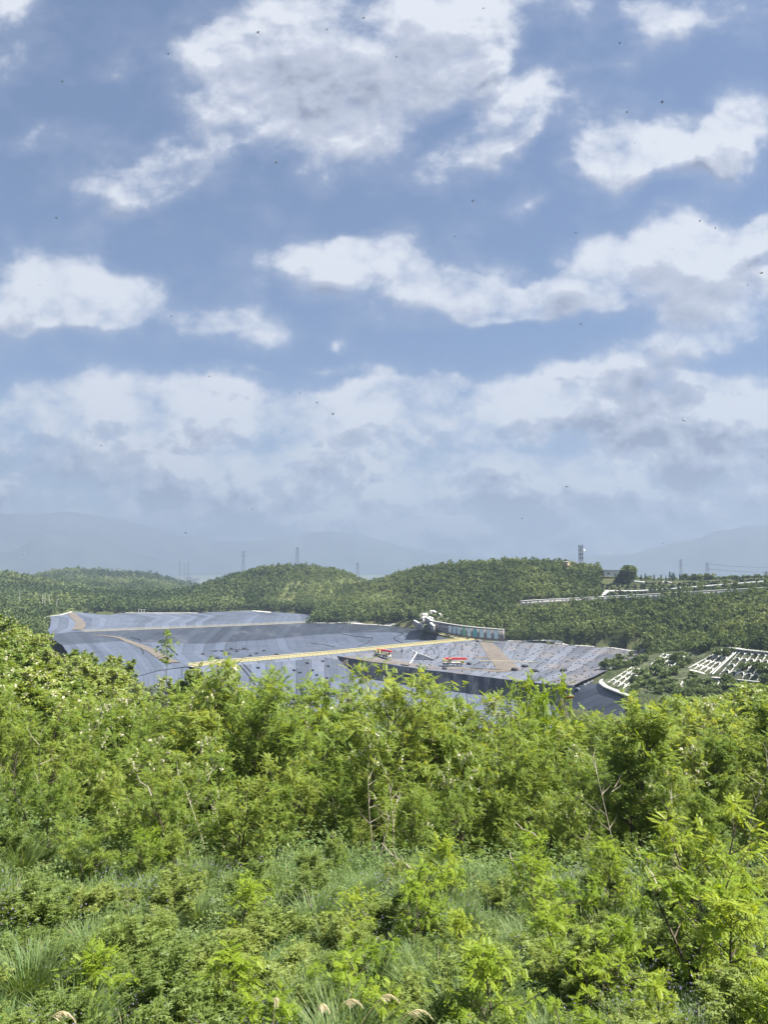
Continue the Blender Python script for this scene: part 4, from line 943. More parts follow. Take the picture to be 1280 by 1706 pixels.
def forest(name, pts, size, mat, nq, qs, tint, label=None):
    """one mass of trees: pts (n,3) bases, size (n,) widths"""
    VV = []; CC = []
    tq = np.array([[-.5, -.5, 0], [.5, -.5, .1], [.5, .5, 0], [-.5, .5, .1]])
    tp = [crown_cloud(nq) for _ in range(8)]
    which = rng.integers(0, 8, len(pts))
    for k in range(8):
        s = which == k
        if not s.any(): continue
        P, N = tp[k]; b = pts[s]; w = size[s]; a = rng.uniform(0, 6.28, s.sum()); ca, sa = np.cos(a), np.sin(a)
        px_ = (P[None, :, 0] * ca[:, None] - P[None, :, 1] * sa[:, None]) * w[:, None]; py_ = (P[None, :, 0] * sa[:, None] + P[None, :, 1] * ca[:, None]) * w[:, None]
        pz_ = P[None, :, 2] * (w * rng.uniform(.95, 1.35, s.sum()))[:, None]
        C = b[:, None] + np.stack([px_, py_, pz_], -1); n3 = np.stack([N[None, :, 0] * ca[:, None] - N[None, :, 1] * sa[:, None], N[None, :, 0] * sa[:, None] + N[None, :, 1] * ca[:, None], np.broadcast_to(N[None, :, 2], px_.shape)], -1)
        C = C.reshape(-1, 3); n3 = n3.reshape(-1, 3)
        ref = rdir(len(C)); u = np.cross(n3, ref); u /= np.linalg.norm(u, axis=1)[:, None] + 1e-9; v = np.cross(n3, u); v /= np.linalg.norm(v, axis=1)[:, None] + 1e-9
        ss = (np.repeat(w, nq) * qs * rng.uniform(.6, 1.4, len(C)))[:, None, None]
        V = C[:, None] + ss * (tq[None, :, 0:1] * u[:, None] + tq[None, :, 1:2] * v[:, None] * .8); VV.append(V.reshape(-1, 3))
        CC.append(np.repeat(np.clip(np.repeat(tint[s], nq) + rng.normal(0, .12, len(C)), 0, 1), 4))
    V = np.concatenate(VV); return struct(mesh_np(name, V, quads(len(V) // 4), M[mat], col=np.concatenate(CC)), 'stuff')
def jgrid(r0, r1, p0, p1, sp):
    """jittered ground points; spacing sp(r)"""
    out = []; r = r0
    while r < r1:
        s = sp(r); a0, a1 = math.atan2(p0 - 640, F), math.atan2(p1 - 640, F); n = int((a1 - a0) * r / s)
        a = np.linspace(a0, a1, n) + rng.uniform(-.5, .5, n) * (a1 - a0) / n; q = r + rng.uniform(-.5, .5, n) * s
        out.append(np.stack([q * np.sin(a), q * np.cos(a)], 1)); r += s * .9
    return np.concatenate(out)
def visible(x, y, z, extra=8):
    d = Vector((x, y, z + extra)); L = d.length; h = BT.ray_cast(Vector((0, 0, 0)), d / L, L - 3); return h[0] is None
WALLS_R = lambda px: np.interp(px, [860, 1290], [517, 511])
def hill_points(r0, r1, p0, p1, sp, extra=8):
    g = jgrid(r0, r1, p0, p1, sp); z = ground(g[:, 0], g[:, 1]); px, py = proj(g[:, 0], g[:, 1], z); r = np.hypot(g[:, 0], g[:, 1]); kp = []
    for k in range(len(g)):
        a, b, c = g[k, 0], g[k, 1], z[k]
        h = BL.ray_cast(Vector((a, b, 50)), Vector((0, 0, -1)))
        if h[0] is not None: kp.append(False); continue
        # keep clear of the pit rims and walls
        if r[k] < 700:
            near_edge = False
            for dx, dy in ((-1.8, -1.5), (1.8, -1.5), (0, -2.2)):
                if BL.ray_cast(Vector((a + dx, b + dy, 50)), Vector((0, 0, -1)))[0] is not None: near_edge = True; break
            if near_edge: kp.append(False); continue
        kp.append(visible(a, b, c, extra))
    kp = np.array(kp); return g[kp], z[kp], px[kp], py[kp], r[kp]
# right and centre hills
g, z, px, py, r = hill_points(340, 760, 500, 1420, lambda r: 4.5)
ww = WALLS_R(px)
ok = ~((px > 858) & (r > ww - 17) & (r < ww + 4.5)) & ~((px > 1000) & (r > 519) & (r < 640)) & ~((px > 685) & (px < 850) & (r < 467))
ok &= (r > 415) | (px > 1085)
ok &= ~((px > 685) & (px < 742) & (r < 492) & (px < 735))
op = ell(px, py, 565, 985, 95, 26) + ell(px, py, 650, 1000, 60, 12); ok &= ~(rng.random(len(px)) < op * .55)
b = np.stack([g[:, 0], g[:, 1], z], 1)[ok]; px, py, r, op = px[ok], py[ok], r[ok], op[ok]
tint = np.clip(.42 + 1.5 * (fbm(b[:, 0] / 40, b[:, 1] / 40, 3, 2) - .5) + rng.normal(0, .16, len(b)) + .3 * op, 0.02, .98)
size = rng.uniform(4.6, 7.4, len(b)) * (1 - .35 * np.clip(op, 0, 1))
size = np.where((px > 1000) & (r > 640), size * .55, size)
forest('right_hill_wood', b, size, 'hill', 150, .135, tint)
print('right wood', len(b))
# centre knoll
g, z, px, py, r = hill_points(640, 930, 330, 660, lambda r: 5.2)
op = ell(px, py, 575, 988, 115, 28) + ell(px, py, 365, 1013, 38, 9) + ell(px, py, 500, 1005, 60, 8); ok = ~(rng.random(len(px)) < op * .45) & ~((px > 450) & (r < 640))
b = np.stack([g[:, 0], g[:, 1], z], 1)[ok]; op = op[ok]
tint = np.clip(.45 + 1.5 * (fbm(b[:, 0] / 45, b[:, 1] / 45, 3, 6) - .5) + rng.normal(0, .15, len(b)) + .45 * op, .02, .98)
forest('knoll_wood', b, rng.uniform(4.8, 7.8, len(b)) * (1 - .55 * np.clip(op, 0, 1)), 'hill', 130, .14, tint)
print('knoll', len(b))
# left valley, further off: larger clumps
g, z, px, py, r = hill_points(430, 2500, -160, 400, lambda r: 5.2 * max(1, r / 650) ** .95, 12)
op = ell(px, py, 90, 1012, 60, 10) + ell(px, py, 170, 965, 45, 8); ok = ~(rng.random(len(px)) < op * .7) & ~((px > 72) & (r < 655))
b = np.stack([g[:, 0], g[:, 1], z], 1)[ok]; r = r[ok]; op = op[ok]
tint = np.clip(.36 + 2.2 * (fbm(b[:, 0] / 120, b[:, 1] / 120, 3, 8) - .5) + rng.normal(0, .13, len(b)) + .3 * op, .02, .98)
forest('valley_wood', b, rng.uniform(5, 8, len(b)) * np.maximum(1, r / 650) ** .6, 'hill', 70, .19, tint)
print('valley', len(b))
# individually visible trees: evergreen terraces, skyline, shrubs on the latticed slope
def gen_round(name, w, h, nq, mat, conic=False, trunk=True):
    t = bpy.data.objects.new(name, None); COL.objects.link(t)
    if conic:
        u = rng.random(nq) ** .7; a = rng.uniform(0, 6.28, nq); rd = (1 - u) * .5 * rng.uniform(.6, 1.05, nq); P = np.stack([rd * np.cos(a), rd * np.sin(a), .08 + u * .92], 1); N = np.stack([np.cos(a), np.sin(a), 0 * a + .6], 1)
    else: P, N = crown_cloud(nq)
    P = P * [w, w, h]; N = N + rng.normal(size=N.shape) * .3
    tq = np.array([[-.5, -.5, 0], [.5, -.5, .1], [.5, .5, 0], [-.5, .5, .1]]) * w * (.16 if nq < 200 else .06)
    mesh_np('crown', put(tq, P, rdir(nq), rng.uniform(.6, 1.3, nq), N), quads(nq), M[mat], t, col=np.repeat(np.clip(rng.normal(.5, .2, nq), 0, 1), 4))
    mb = MB(); mb.tube([(0, 0, -.3), (0, 0, h * .6)], [w * .035, w * .015], 5); mb.build('trunk', M['bark'], t); return t
evs = [Plant(gen_round('evergreen_tree', 4.2, 4.2, 150, 'ever'), 4.2) for _ in range(3)]
con = [Plant(gen_round('conifer', 3.2, 7, 160, 'ever', True), 7) for _ in range(2)]
bush = [Plant(gen_round('hill_bush', 5, 4, 190, 'hill'), 4) for _ in range(3)]
j = 0
for rad, p0, p1, stp, lab in ((527, 1016, 1300, 8.5, 'dark clipped evergreen in the lowest terrace row above the retaining wall'), (535, 1020, 1300, 8.5, 'dark clipped evergreen in the middle terrace row'), (553, 1010, 1300, 9.5, 'dark evergreen in the upper terrace row above the white path'), (566, 1000, 1300, 10, 'dark evergreen behind the upper terrace row')):
    px = p0
    while px < p1:
        x, y = at(px, rad + random.uniform(-1.5, 1.5)); evs[j % 3].place((x, y, gz(x, y) - .2), random.uniform(0, 6.28), random.uniform(.55, .85), lab, 'tree', lab.replace('dark clipped evergreen', 'evergreens').replace('dark evergreen', 'evergreens')); j += 1
        px += stp * random.uniform(.8, 1.2)
et = [Plant(gen_round('edge_tree', 5, 7.5, 260, 'hill'), 7.5) for _ in range(3)]
bkq = resample(polyline(BACK), 60)
for q in range(0, 60):
    for off_ in (4.0, 9.0, 14.5, 20.0):
        px, _p = proj(*bkq[q]); r = math.hypot(bkq[q][0], bkq[q][1]) + off_ + random.uniform(-1, 1)
        if px < 850 or random.random() < .2: continue
        x, y = at(px + random.uniform(-3, 3), r)
        if BL.ray_cast(Vector((x, y, 50)), Vector((0, 0, -1)))[0] is not None: continue
        et[j % 3].place((x, y, gz(x, y) - .3), random.uniform(0, 6), random.uniform(.7, 1.1), 'tree in the straight row along the back edge of the terrace', 'tree', 'trees along the back edge of the terrace'); j += 1
for q in resample(polyline(BACK), 90):
    px = proj(*q)[0]
    if px < 858: continue
    k_ = 1 + random.uniform(1.2, 3.0) / math.hypot(q[0], q[1]); s_1 = random.uniform(.85, 1.35)
    et[j % 3].place((q[0] * k_, q[1] * k_, q[2] - .6), random.uniform(0, 6), s_1 * .72, 'tree in the straight row along the back edge of the terrace', 'tree', 'trees along the back edge of the terrace'); j += 1
for px, py in ((712,1031),(720,1027),(726,1030),(731,1026),(736,1032),(741,1036),(745,1041),(735,1040),(728,1042),(742,1029),(748,1033),(722,1020),(730,1021),(738,1024),(746,1028),(699,1031),(696,1036),(726,1036)):
    p = hitpx(px, py); s_1 = random.uniform(.45, .8); bush[j % 3].place((p.x, p.y, p.z - .3), random.uniform(0, 6), (s_1, s_1, s_1), 'green bush growing among the white-topped curved terrace walls', 'bush', 'bushes among the terrace walls'); j += 1
for q in range(1128, 1300, 6):
    for pv in (1151, 1158):
        p = hitpx(q + random.uniform(-3, 3), pv)
        if p is None: continue
        s_1 = random.uniform(.55, .9); bush[j % 3].place((p.x, p.y, p.z - .4), random.uniform(0, 6), (s_1, s_1, s_1), 'green bush crowding the lower edge of the latticed slope', 'bush', 'bushes under the latticed slope'); j += 1
for px, rad, h in ((1112, 590, 6), (1120, 588, 5), (1127, 590, 8), (1131, 592, 7), (1134, 590, 7), (1144, 595, 6), (1100, 590, 6), (1085, 588, 7), (1078, 588, 6), (1155, 596, 6)):
    x, y = at(px, rad); con[j % 2].place((x, y, gz(x, y) - .3), 0, h / 7 * .95, 'dark pointed conifer in the row right of the skyline tree', 'tree', 'dark conifers on the skyline'); j += 1
for px in range(1150, 1300, 7):
    x, y = at(px, 606 + random.uniform(-6, 6)); bush[j % 3].place((x, y, gz(x, y) - .5), random.uniform(0, 6), random.uniform(.9, 1.4) * (1 if px < 1205 else .6), 'pale green bush along the skyline below the pylons', 'bush', 'bushes along the skyline'); j += 1
x, y = at(1058, 588); z = gz(x, y)
o = gen_round('skyline_tree', 20, 15, 3600, 'hill'); o.location = (x, y, z - 3.2); tag(o, 'large rounded dark tree alone on the skyline right of the shed', 'tree')
for px, py in ((1008,1112),(1020,1104),(1035,1098),(1050,1090),(1066,1084),(1080,1079),(1096,1076),(1110,1078),(1122,1076),(1140,1080),(1158,1078),(1172,1081),(1186,1078),(1198,1087),(1212,1088),(1030,1113),(1046,1108),(1062,1104),(1075,1098),(1066,1122),(1080,1128),(1094,1122),(1108,1126),(1122,1120),(1136,1110),(1100,1108),(1128,1100),(1145,1103),(1120,1136),(1104,1142),(1086,1142),(1070,1140),(1058,1134),(1160,1132),(1172,1138),(1184,1140),(1215,1138),(1222,1146),(1272,1118),(1284,1122),(1240,1112),(1262,1110),(1278,1135),(1150,1142),(1096,1152),(1120,1152),(1056,1148)):
    p = hitpx(px, py + 3, 0, (BS,)) or hitpx(px, py + 3)
    s = random.uniform(.75, 1.25); bush[j % 3].place((p.x, p.y, p.z - .3), random.uniform(0, 6.28), (s, s, s * .95), 'dark green shrub growing over the latticed slope', 'shrub', 'shrubs on the latticed slope'); j += 1
# ------------------------------------------------------------------ built things on the hills
def lattice_mast(name, lab, cat, px, pyb, pyt, r, w0, w1, arms=(), mat='steel', dishes=0, th=.16, sinkz=6, waist=None):
    base = Pr(px, pyb, r); d = dirv(px, pyt); top = r * d.z / math.hypot(d.x, d.y); base.z -= sinkz; H = top - base.z
    t = thing(name, lab, cat, tuple(base), rz=.35)
    def wd(z):
        f = z / H; return (w0 + (w1 - w0) * f) if waist is None else (w0 + (w1 - w0) * min(1, f / waist))
    for sx in (-1, 1):
        for sy in (-1, 1):
            mb = MB(); zs = np.linspace(0, H, 9); mb.tube([(sx * wd(z) / 2, sy * wd(z) / 2, z) for z in zs], th, 4); mb.build('leg', M[mat], t)
    mb = MB(); z = 0; flip = 1
    while z < H - .5:
        z2 = min(H, z + max(1.6, wd(z) * 1.1)); a, b = wd(z) / 2, wd(z2) / 2
        for (x0, y0), (x1, y1) in (((-1, -1), (1, -1)), ((1, -1), (1, 1)), ((1, 1), (-1, 1)), ((-1, 1), (-1, -1))):
            mb.tube([(x0 * a, y0 * a, z), (x1 * b, y1 * b, z2)], th * .55, 3); mb.tube([(x1 * a, y1 * a, z), (x0 * b, y0 * b, z2)], th * .55, 3); mb.tube([(x0 * b, y0 * b, z2), (x1 * b, y1 * b, z2)], th * .55, 3)
        z = z2
    mb.build('bracing', M[mat], t)
    for zf, L in arms:
        mb = MB(); z = H * zf
        for s in (-1, 1):
            mb.tube([(s * wd(z) / 2, 0, z), (s * L, 0, z + .2)], th * .9, 4); mb.tube([(s * wd(z) / 2, 0, z + 1.3), (s * L, 0, z + .2)], th * .7, 4); mb.tube([(s * L * .95, 0, z + .2), (s * L * .95, 0, z - 1.6)], th * .6, 4)
        mb.build('cross_arm', M[mat], t)
    return t, H, base
PYL = ((.72, 5), (.84, 4.2), (.96, 3.2))
lattice_mast('power_pylon', 'grey lattice power pylon standing behind the centre knoll, taller of two', 'power pylon', 495, 950, 912, 1120, 6.5, 1.6, PYL, 'dark', sinkz=8, th=.11)
lattice_mast('power_pylon', 'grey lattice power pylon behind the left shoulder of the knoll', 'power pylon', 405, 955, 918, 1250, 6.5, 1.6, ((.82, 5.5), (.97, 4.5)), 'dark', sinkz=8, th=.11)
lattice_mast('power_pylon', 'fork-topped power pylon on the right skyline, left of two', 'power pylon', 1136, 968, 932, 1150, 5.5, 1.5, ((.8, 4), (.97, 4.5)), 'dark', sinkz=8, th=.11)
lattice_mast('power_pylon', 'three-armed power pylon on the right skyline, right of two', 'power pylon', 1180, 968, 938, 1050, 5, 1.5, PYL, 'dark', sinkz=8, th=.11)
for k, (px, pyt, r_) in enumerate(((299,935,2600),(313,936,2700),(307,938,3000),(596,938,1700),(1278,952,1000))):
    lattice_mast('power_pylon', ('nearest faint' if k == 0 else 'right-hand faint' if k == 1 else 'farthest faint' if k == 2 else 'faint') + ' distant power pylon beyond the ' + ('left valley' if px < 400 else 'gap between the centre hills' if px < 700 else 'right skyline'), 'power pylon', px, 962, pyt, r_, 8, 2, ((.75, 6), (.92, 5)), 'dark', th=.15, sinkz=12)
t, H, base = lattice_mast('telecom_mast', 'blue-grey lattice telecom mast with antennas on the wooded hilltop', 'telecom mast', 969, 950, 910, 640, 4.6, 2.4, (), 'steel', th=.16, sinkz=4, waist=.3)
for zf in (.55, .7, .84, .97):
    mb = MB(); mb.box((0, 0, 0), (3.0, 3.0, .2)); o = mb.build('platform', M['steel'], t); o.location = (0, 0, H * zf)
    for a in range(0, 360, 60):
        mb = MB(); mb.box((0, 0, 0), (.4, .3, 2.2)); o = mb.build('antenna', M['white' if (a + int(zf * 100)) % 180 == 0 else 'dark'], t); o.location = (1.8 * math.cos(R(a)), 1.8 * math.sin(R(a)), H * zf + .9); o.rotation_euler = (0, 0, R(a))
mb = MB(); mb.lathe([(.1, 0), (.8, .3), (1.0, .5), (.9, .55)], n=14); o = mb.build('dish', M['white'], t, True); o.location = (1.2, -2.6, H * .86); o.rotation_euler = (R(90), 0, .2)
mb = MB(); mb.tube([(0, 0, 0), (0, 0, 2.8)], .18, 6); o = mb.build('lightning_rod', M['white'], t); o.location = (0, 0, H)
# wires of the right pylons
for lab, zf in (('upper power lines running right from the right skyline pylon', .96), ('lower power lines running right from the right skyline pylon', .72)):
    a = Pr(1180, 938 + (1 - zf) * 34, 1050); b = Pr(1420, 935 + (1 - zf) * 34, 900); c = a.copy(); mb = MB()
    for dy in (-4, 4):
        mb.tube([a - c + Vector((0, dy, 0)) + (b - a) * s + Vector((0, 0, -5 * 4 * s * (1 - s))) for s in np.linspace(0, 1, 12)], .09, 3)
    o = mb.build('power_line', M['dark']); o.location = c; tag(o, lab, 'power line')
# water tower
p = Pr(945, 953, 600); t = thing('water_tower', 'small tan water tower poking out of the hilltop wood', 'water tower', (p.x, p.y, p.z - 1.2))
mb = MB(); mb.lathe([(1.7, 0), (1.5, 4.2), (1.5, 6.2)], n=16); mb.build('shaft', M['water_tower'], t, False)
mb = MB(); mb.lathe([(1.6, 5.9), (2.3, 6.4), (2.3, 9.2)], n=16); mb.build('tank', M['water_tower'], t)
mb = MB(); mb.lathe([(2.45, 9.2), (2.45, 9.45), (.4, 9.9)], n=16); mb.build('roof', M['concd'], t)
# shed
p = Pr(1018, 958, 605); t = thing('shed', 'low shed with dark flat roof and white wall on the skyline', 'shed', (p.x, p.y, p.z - 1), .1)
mb = MB(); mb.box((0, 0, 2), (13, 6, 4)); mb.build('wall', M['white'], t)
mb = MB(); mb.box((-1.5, 0, 4.5), (19, 8, .5)); mb.box((-1.5, 0, 4.9), (17, 6.5, .3)); mb.build('roof', M['roof'], t)
mb = MB(); mb.box((-3, -3.05, 2.2), (1.6, .12, 1.2)); mb.build('window', M['glass'], t); mb = MB(); mb.box((2.5, -3.05, 1.2), (1.2, .12, 2.2)); mb.build('door', M['concd'], t)
# lamp on the slope-top path
def lamp(px, py, h, lab, r=None):
    p = Pr(px, py, r) if r else (onslope(px, py) or Pz(px, py, -36)); t = thing('street_lamp', lab, 'street lamp', tuple(p))
    mb = MB(); mb.tube([(0, 0, 0), (0, 0, h)], [.14, .1], 6); mb.build('pole', M['white'], t)
    mb = MB(); mb.tube([(0, 0, h), (1.1, 0, h + .15)], .08, 5); mb.build('arm', M['white'], t); mb = MB(); mb.box((1.3, 0, h + .12), (.9, .4, .16)); mb.build('lamp_head', M['white'], t)
lamp(1240, 1081, 5, 'white street lamp on the path above the latticed slope')
lamp(32, 1001, 8, 'pale street lamp at the far left above the valley', 720)
lamp(94, 1012, 7, 'pale street lamp by the track above the far basin', 690)
for px, py, h in ((70,1011,12),(74,1011,13),(81,1006,10)):
    p = Pr(px, py, 700); t = thing('utility_pole', 'one of three slim pale poles close together in the left valley', 'pole', (p.x, p.y, p.z - 1), group='slim poles in the left valley')
    mb = MB(); mb.tube([(0, 0, 0), (0, 0, h)], [.22, .15], 6); mb.build('pole', M['conc'], t); mb = MB(); mb.box((0, 0, h - .8), (1.8, .15, .15)); mb.build('cross_bar', M['conc'], t)
# small white pipe frames on the rims
for lab, px, py, rad in (('white pipe frame on the rim right of the far crest', 586, 1040.5, 545), ('white pipe frame at the far basin edge', 235, 1020, 662)):
    p = Pr(px, py, rad); t = thing('pipe_frame', lab, 'pipe frame', tuple(p))
    for dx in (-2.4, 0, 2.4):
        mb = MB(); mb.tube([(dx, 0, 0), (dx, 0, 2.4), (dx + 1.8, -1.2, 2.4)], .16, 6); mb.build('pipe', M['white'], t)
# distant town
for px, r_, wd_, hh in [(random.uniform(-20, 330), random.uniform(4200, 5600), random.uniform(25, 70), random.uniform(10, 26)) for _ in range(26)]:
    x, y = at(px, r_); t = thing('distant_building', 'pale distant building of the hazy town beyond the left valley', 'building', (x, y, gz(x, y)), random.uniform(0, 1), 'buildings of the hazy town')
    mb = MB(); mb.box((0, 0, hh / 2), (wd_, 18, hh)); mb.build('wall', M['concd'], t); mb = MB(); mb.box((0, 0, hh + 1), (wd_ + 2, 20, 2)); mb.build('roof', M['concd'], t)
# mountains
def mountain(name, prof, r_, seed):
    n = 300; pxs = np.linspace(prof[0][0], prof[-1][0], n); pys = np.interp(pxs, [p[0] for p in prof], [p[1] for p in prof]); pys = gsm(pys[:, None], 5, 0)[:, 0]
    a = np.arctan2(pxs - 640, F); zt = r_ * (942 - pys) / F; zt = zt * (1 + .10 * (fbm(pxs / 22, pxs * 0 + seed, 4, seed) - .5)) 
    rows = []
    for t_, zf in ((-.09, 0), (-.06, .3), (-.03, .68), (0, 1), (.02, .6)):
        rj = r_ * (1 + t_ * (1 + .3 * (fbm(pxs / 120, pxs * 0 + t_ * 30, 2, seed + 5) - .5)))
        rows.append(np.stack([rj * np.sin(a), rj * np.cos(a), -95 + (zt + 95) * zf * (1 + (.1 * (fbm(pxs / 60, pxs * 0 + t_ * 60, 2, seed + 9) - .5) if 0 < zf < 1 else 0))], 1))
    G = np.array(rows); i = np.arange(4)[:, None] * n + np.arange(n - 1)[None]
    struct(mesh_np(name, G.reshape(-1, 3), np.stack([i, i + 1, i + n + 1, i + n], -1).reshape(-1, 4), M['mount'], smooth=True))
mountain('mountains', [(-400,900),(-100,890),(0,862),(60,866),(120,858),(200,868),(260,885),(330,900),(420,905),(470,895),(520,888),(560,885),(600,888),(640,902),(670,914),(720,920),(800,930),(860,938)], 9000, 3)
mountain('mountains', [(-200,930),(20,922),(60,902),(85,888),(110,900),(140,894),(180,908),(230,925),(300,936)], 7600, 5)
mountain('mountains', [(900,938),(980,928),(1050,925),(1090,915),(1130,905),(1170,900),(1200,888),(1240,884),(1290,880),(1400,870),(1600,890)], 8200, 8)
# ------------------------------------------------------------------ machines on the terrace
def crane(px, py, heading, lab):
    p = hitpx(px, py, .35, (BL,)); t = thing('truck_crane', lab, 'truck crane', tuple(p), heading)
    def part(name, mat, boxes):
        mb = MB()
        for c, d in boxes: mb.box(c, d)
        o = mb.build(name, M[mat], t)
        bv = o.modifiers.new('b', 'BEVEL'); bv.width = .06; bv.segments = 2; return o
    part('chassis', 'dark', [((0, 0, .95), (10.2, 2.1, .45))]); part('deck', 'white', [((-.3, 0, 1.4), (8.6, 2.5, .45))])
    part('deck_box', 'yellow', [((2.2, 0, 1.85), (1.6, 2.3, .5))])
    c = part('cab', 'yellow', [((4.6, 0, 1.55), (1.9, 2.4, 1.5))]); part('bumper', 'white', [((5.65, 0, .8), (.25, 2.4, .5))])
    mb = MB(); mb.box((5.57, 0, 1.9), (.06, 2.1, .6)); mb.box((4.6, -1.22, 1.9), (1.2, .06, .6)); mb.build('windscreen', M['glass'], c)
    part('turntable', 'yellow', [((-1.8, 0, 2.0), (2.6, 2.2, .8))]); part('counterweight', 'yellow', [((-4.2, 0, 2.4), (1.7, 2.4, 1.5))])
    oc = part('operator_cab', 'yellow', [((-1.3, -1.0, 2.7), (1.5, .9, 1.4))]); mb = MB(); mb.box((-1.2, -1.47, 2.9), (1.1, .05, .7)); mb.build('window', M['glass'], oc)
    b = part('boom', 'red', [((1.0, .25, 3.2), (10.6, .95, .95))]); part('boom_tip', 'red', [((6.7, .25, 3.15), (1.0, .7, .7))]); part('jib', 'red', [((1.5, .95, 2.9), (8, .35, .5))])
    mb = MB(); mb.tube([(-1.2, .25, 2.2), (1.6, .25, 2.9)], .16, 8); mb.build('lift_cylinder', M['steel'], t)
    wm = None
    for x in (-3.9, -2.6, 2.3, 4.0):
        for y in (-1.05, 1.05):
            if wm is None:
                mb = MB(); n = 16
                mb.tube([(0, -.2, 0), (0, -.17, 0), (0, .17, 0), (0, .2, 0)], [.46, .52, .52, .46], n); o = mb.build('wheel', M['black'], t); wm = o.data
                mb = MB(); mb.tube([(0, -.23, 0), (0, .23, 0)], .26, 12); h_ = mb.build('hub', M['steel'], o); hm = h_.data
            else:
                o = link(bpy.data.objects.new('wheel', wm), t); link(bpy.data.objects.new('hub', hm), o)
            o.location = (x, y, .52)
    for x in (-4.7, .6):
        for y in (-1.7, 1.7):
            mb = MB(); mb.box((x, y * .75, .95), (.3, 1.0, .25)); mb.tube([(x, y, 1.0), (x, y, .1)], .09, 8); mb.lathe([(.28, 0), (.28, .08), (.1, .12)], (x, y, -.02), 10); mb.build('outrigger', M['dark'], t)
    return t
crane(637, 1095, -.85, 'red-boomed truck crane parked at an angle beside the yellow-railed bund')
crane(755, 1109.5, -.04, 'red-boomed truck crane parked side-on left of the brown ramp')
# weight bags in rows on the liners
bagm = MB(); n = 10
prof = [(.0, 0), (.55, .02), (.72, .18), (.66, .4), (.35, .52), (0.05, .55)]
bagm.lathe(prof[1:], n=n); b0 = bagm.build('weight_bag', M['bag'], None, True); bag_mesh = b0.data; bpy.data.objects.remove(b0)
def bag(p, lab, grp, s=1.0, nm='weight_bag'):
    o = link(bpy.data.objects.new(nm, bag_mesh)); o.location = p; o.rotation_euler = (0, 0, random.uniform(0, 3)); o.scale = (s * random.uniform(.9, 1.4), s * .9, s); return tag(o, lab, 'weight bag', grp)
pts = []
TG = loft  # noqa
for a in np.linspace(.02, .985, 30):
    for b_ in np.linspace(.05, .97, 26):
        f = resample(fr, 200)[int(a * 199)]; bk = resample(polyline(BACK), 200)[int(a * 199)]
        q = f * (1 - b_) + bk * b_; q = q + np.array([random.gauss(0, .7), random.gauss(0, .7), 0])
        px, py = proj(q[0], q[1], q[2])
        if 792 < px - (py - 1070) * .85 < 832 and px < 870: continue
        if px < 690 and py > 1086 and random.random() < .85: continue
        if px < 640: continue
        if 725 < px < 790 and 1098 < py < 1118: continue
        if random.random() < .12: continue
        pts.append((py, q))
pts.sort(key=lambda t: -t[0])
for k, (py, q) in enumerate(pts[:290]):
    z = top_z(q[0], q[1]); bag((q[0], q[1], z - .05), 'small black weight bag in the rows holding down the terrace sheeting', 'weight bags on the terrace', .62)
VV = []; QQ = []; bmv = np.array([tuple(v.co) for v in bag_mesh.vertices]); bmq = [tuple(p.vertices) for p in bag_mesh.polygons]
mb = MB()
for py, q in pts[290:]:
    mb.add(bmv * [.75, .55, .6] + np.array([q[0], q[1], top_z(q[0], q[1]) - .05]), bmq)
if mb.v: struct(mb.build('far_weight_bags', M['bag'], None, True), 'stuff')
for px, py in ((338,1090),(352,1095),(359,1085.5),(362,1097),(370,1085.5),(381,1090),(395,1085.5),(405,1097.5),(417,1093),(428,1089.5),(440,1084.5),(461,1091),(385,1081),(407,1081)):
    p = hitpx(px, py, -.05, (BL,)); bag(p, 'lone black weight bag on the floor of the first basin', 'weight bags on the basin floor', 1.5)
for px, py in ((430,1113),(512,1105),(521,1117),(528,1125),(538,1102),(547,1110),(500,1121),(545,1130),(490,1117)):
    p = hitpx(px, py, -.05, (BL,)); bag(p, 'black weight bag on the pale slope below the bund', 'weight bags on the bund slope', 1.2)
for px, py, s in ((782,1107,2.),(875,1111,2.2),(891,1119,2.4),(940,1118,2.4),(858,1117,2.6),(741,1115,1.8)):
    p = hitpx(px, py, -.05, (BL,)); bag(p, 'large black bundle standing out among the small weight bags', 'large black bundles on the terrace', s, 'bundle')
# cables and pipes lying on the sheeting
def cable(lab, pxs, rad=.22, mat='black', name='drain_pipe'):
    P = []
    for (a, b), (c, d) in zip(pxs[:-1], pxs[1:]):
        for s in np.linspace(0, 1, 8, endpoint=False):
            h = hitpx(a + (c - a) * s, b + (d - b) * s, rad * .6, (BL,))
            if h: P.append(h)
    if len(P) < 3: return
    c = P[0].copy(); mb = MB(); mb.tube([p - c for p in P], rad, 6); o = mb.build(name, M[mat], None, True); o.location = c; tag(o, lab, 'pipe')
cable('black pipe running down the slope below the bund, left of the pair', [(399,1108),(412,1123),(428,1146)])
cable('black pipe running down the slope below the bund, right of the pair', [(406,1107),(420,1122),(438,1146)])
cable('black pipe kinked across the sheeting left of the dirt road', [(232,1078),(237,1083),(239,1091)], .25)
cable('short black pipe on the basin slope right of the dirt road', [(279,1077),(287,1084),(297,1093)], .28)
cable('thin black pipe running beside the upper dirt road', [(218,1062),(233,1066),(235,1071)], .22)
cable('thin dark hose curving over the right basin slope', [(572,1057),(590,1060),(622,1063),(612,1072),(595,1078)], .2)
cable('dark hose with a sharp bend beside the fan of stripes', [(668,1053),(672,1056),(656,1063),(662,1068),(675,1073)], .22)
cable('dark pipe lying at the foot of the basin slope', [(350,1085),(380,1083),(420,1082)], .2)
cable('dark hose along the pale basin floor', [(518,1072),(540,1074),(560,1079)], .18)
cable('long pale hose lying across the terrace', [(800,1101),(850,1102),(905,1104)], .2, 'straw')
cable('black pipe lying along the terrace track', [(784,1113.5),(810,1115),(838,1116.5)], .22)
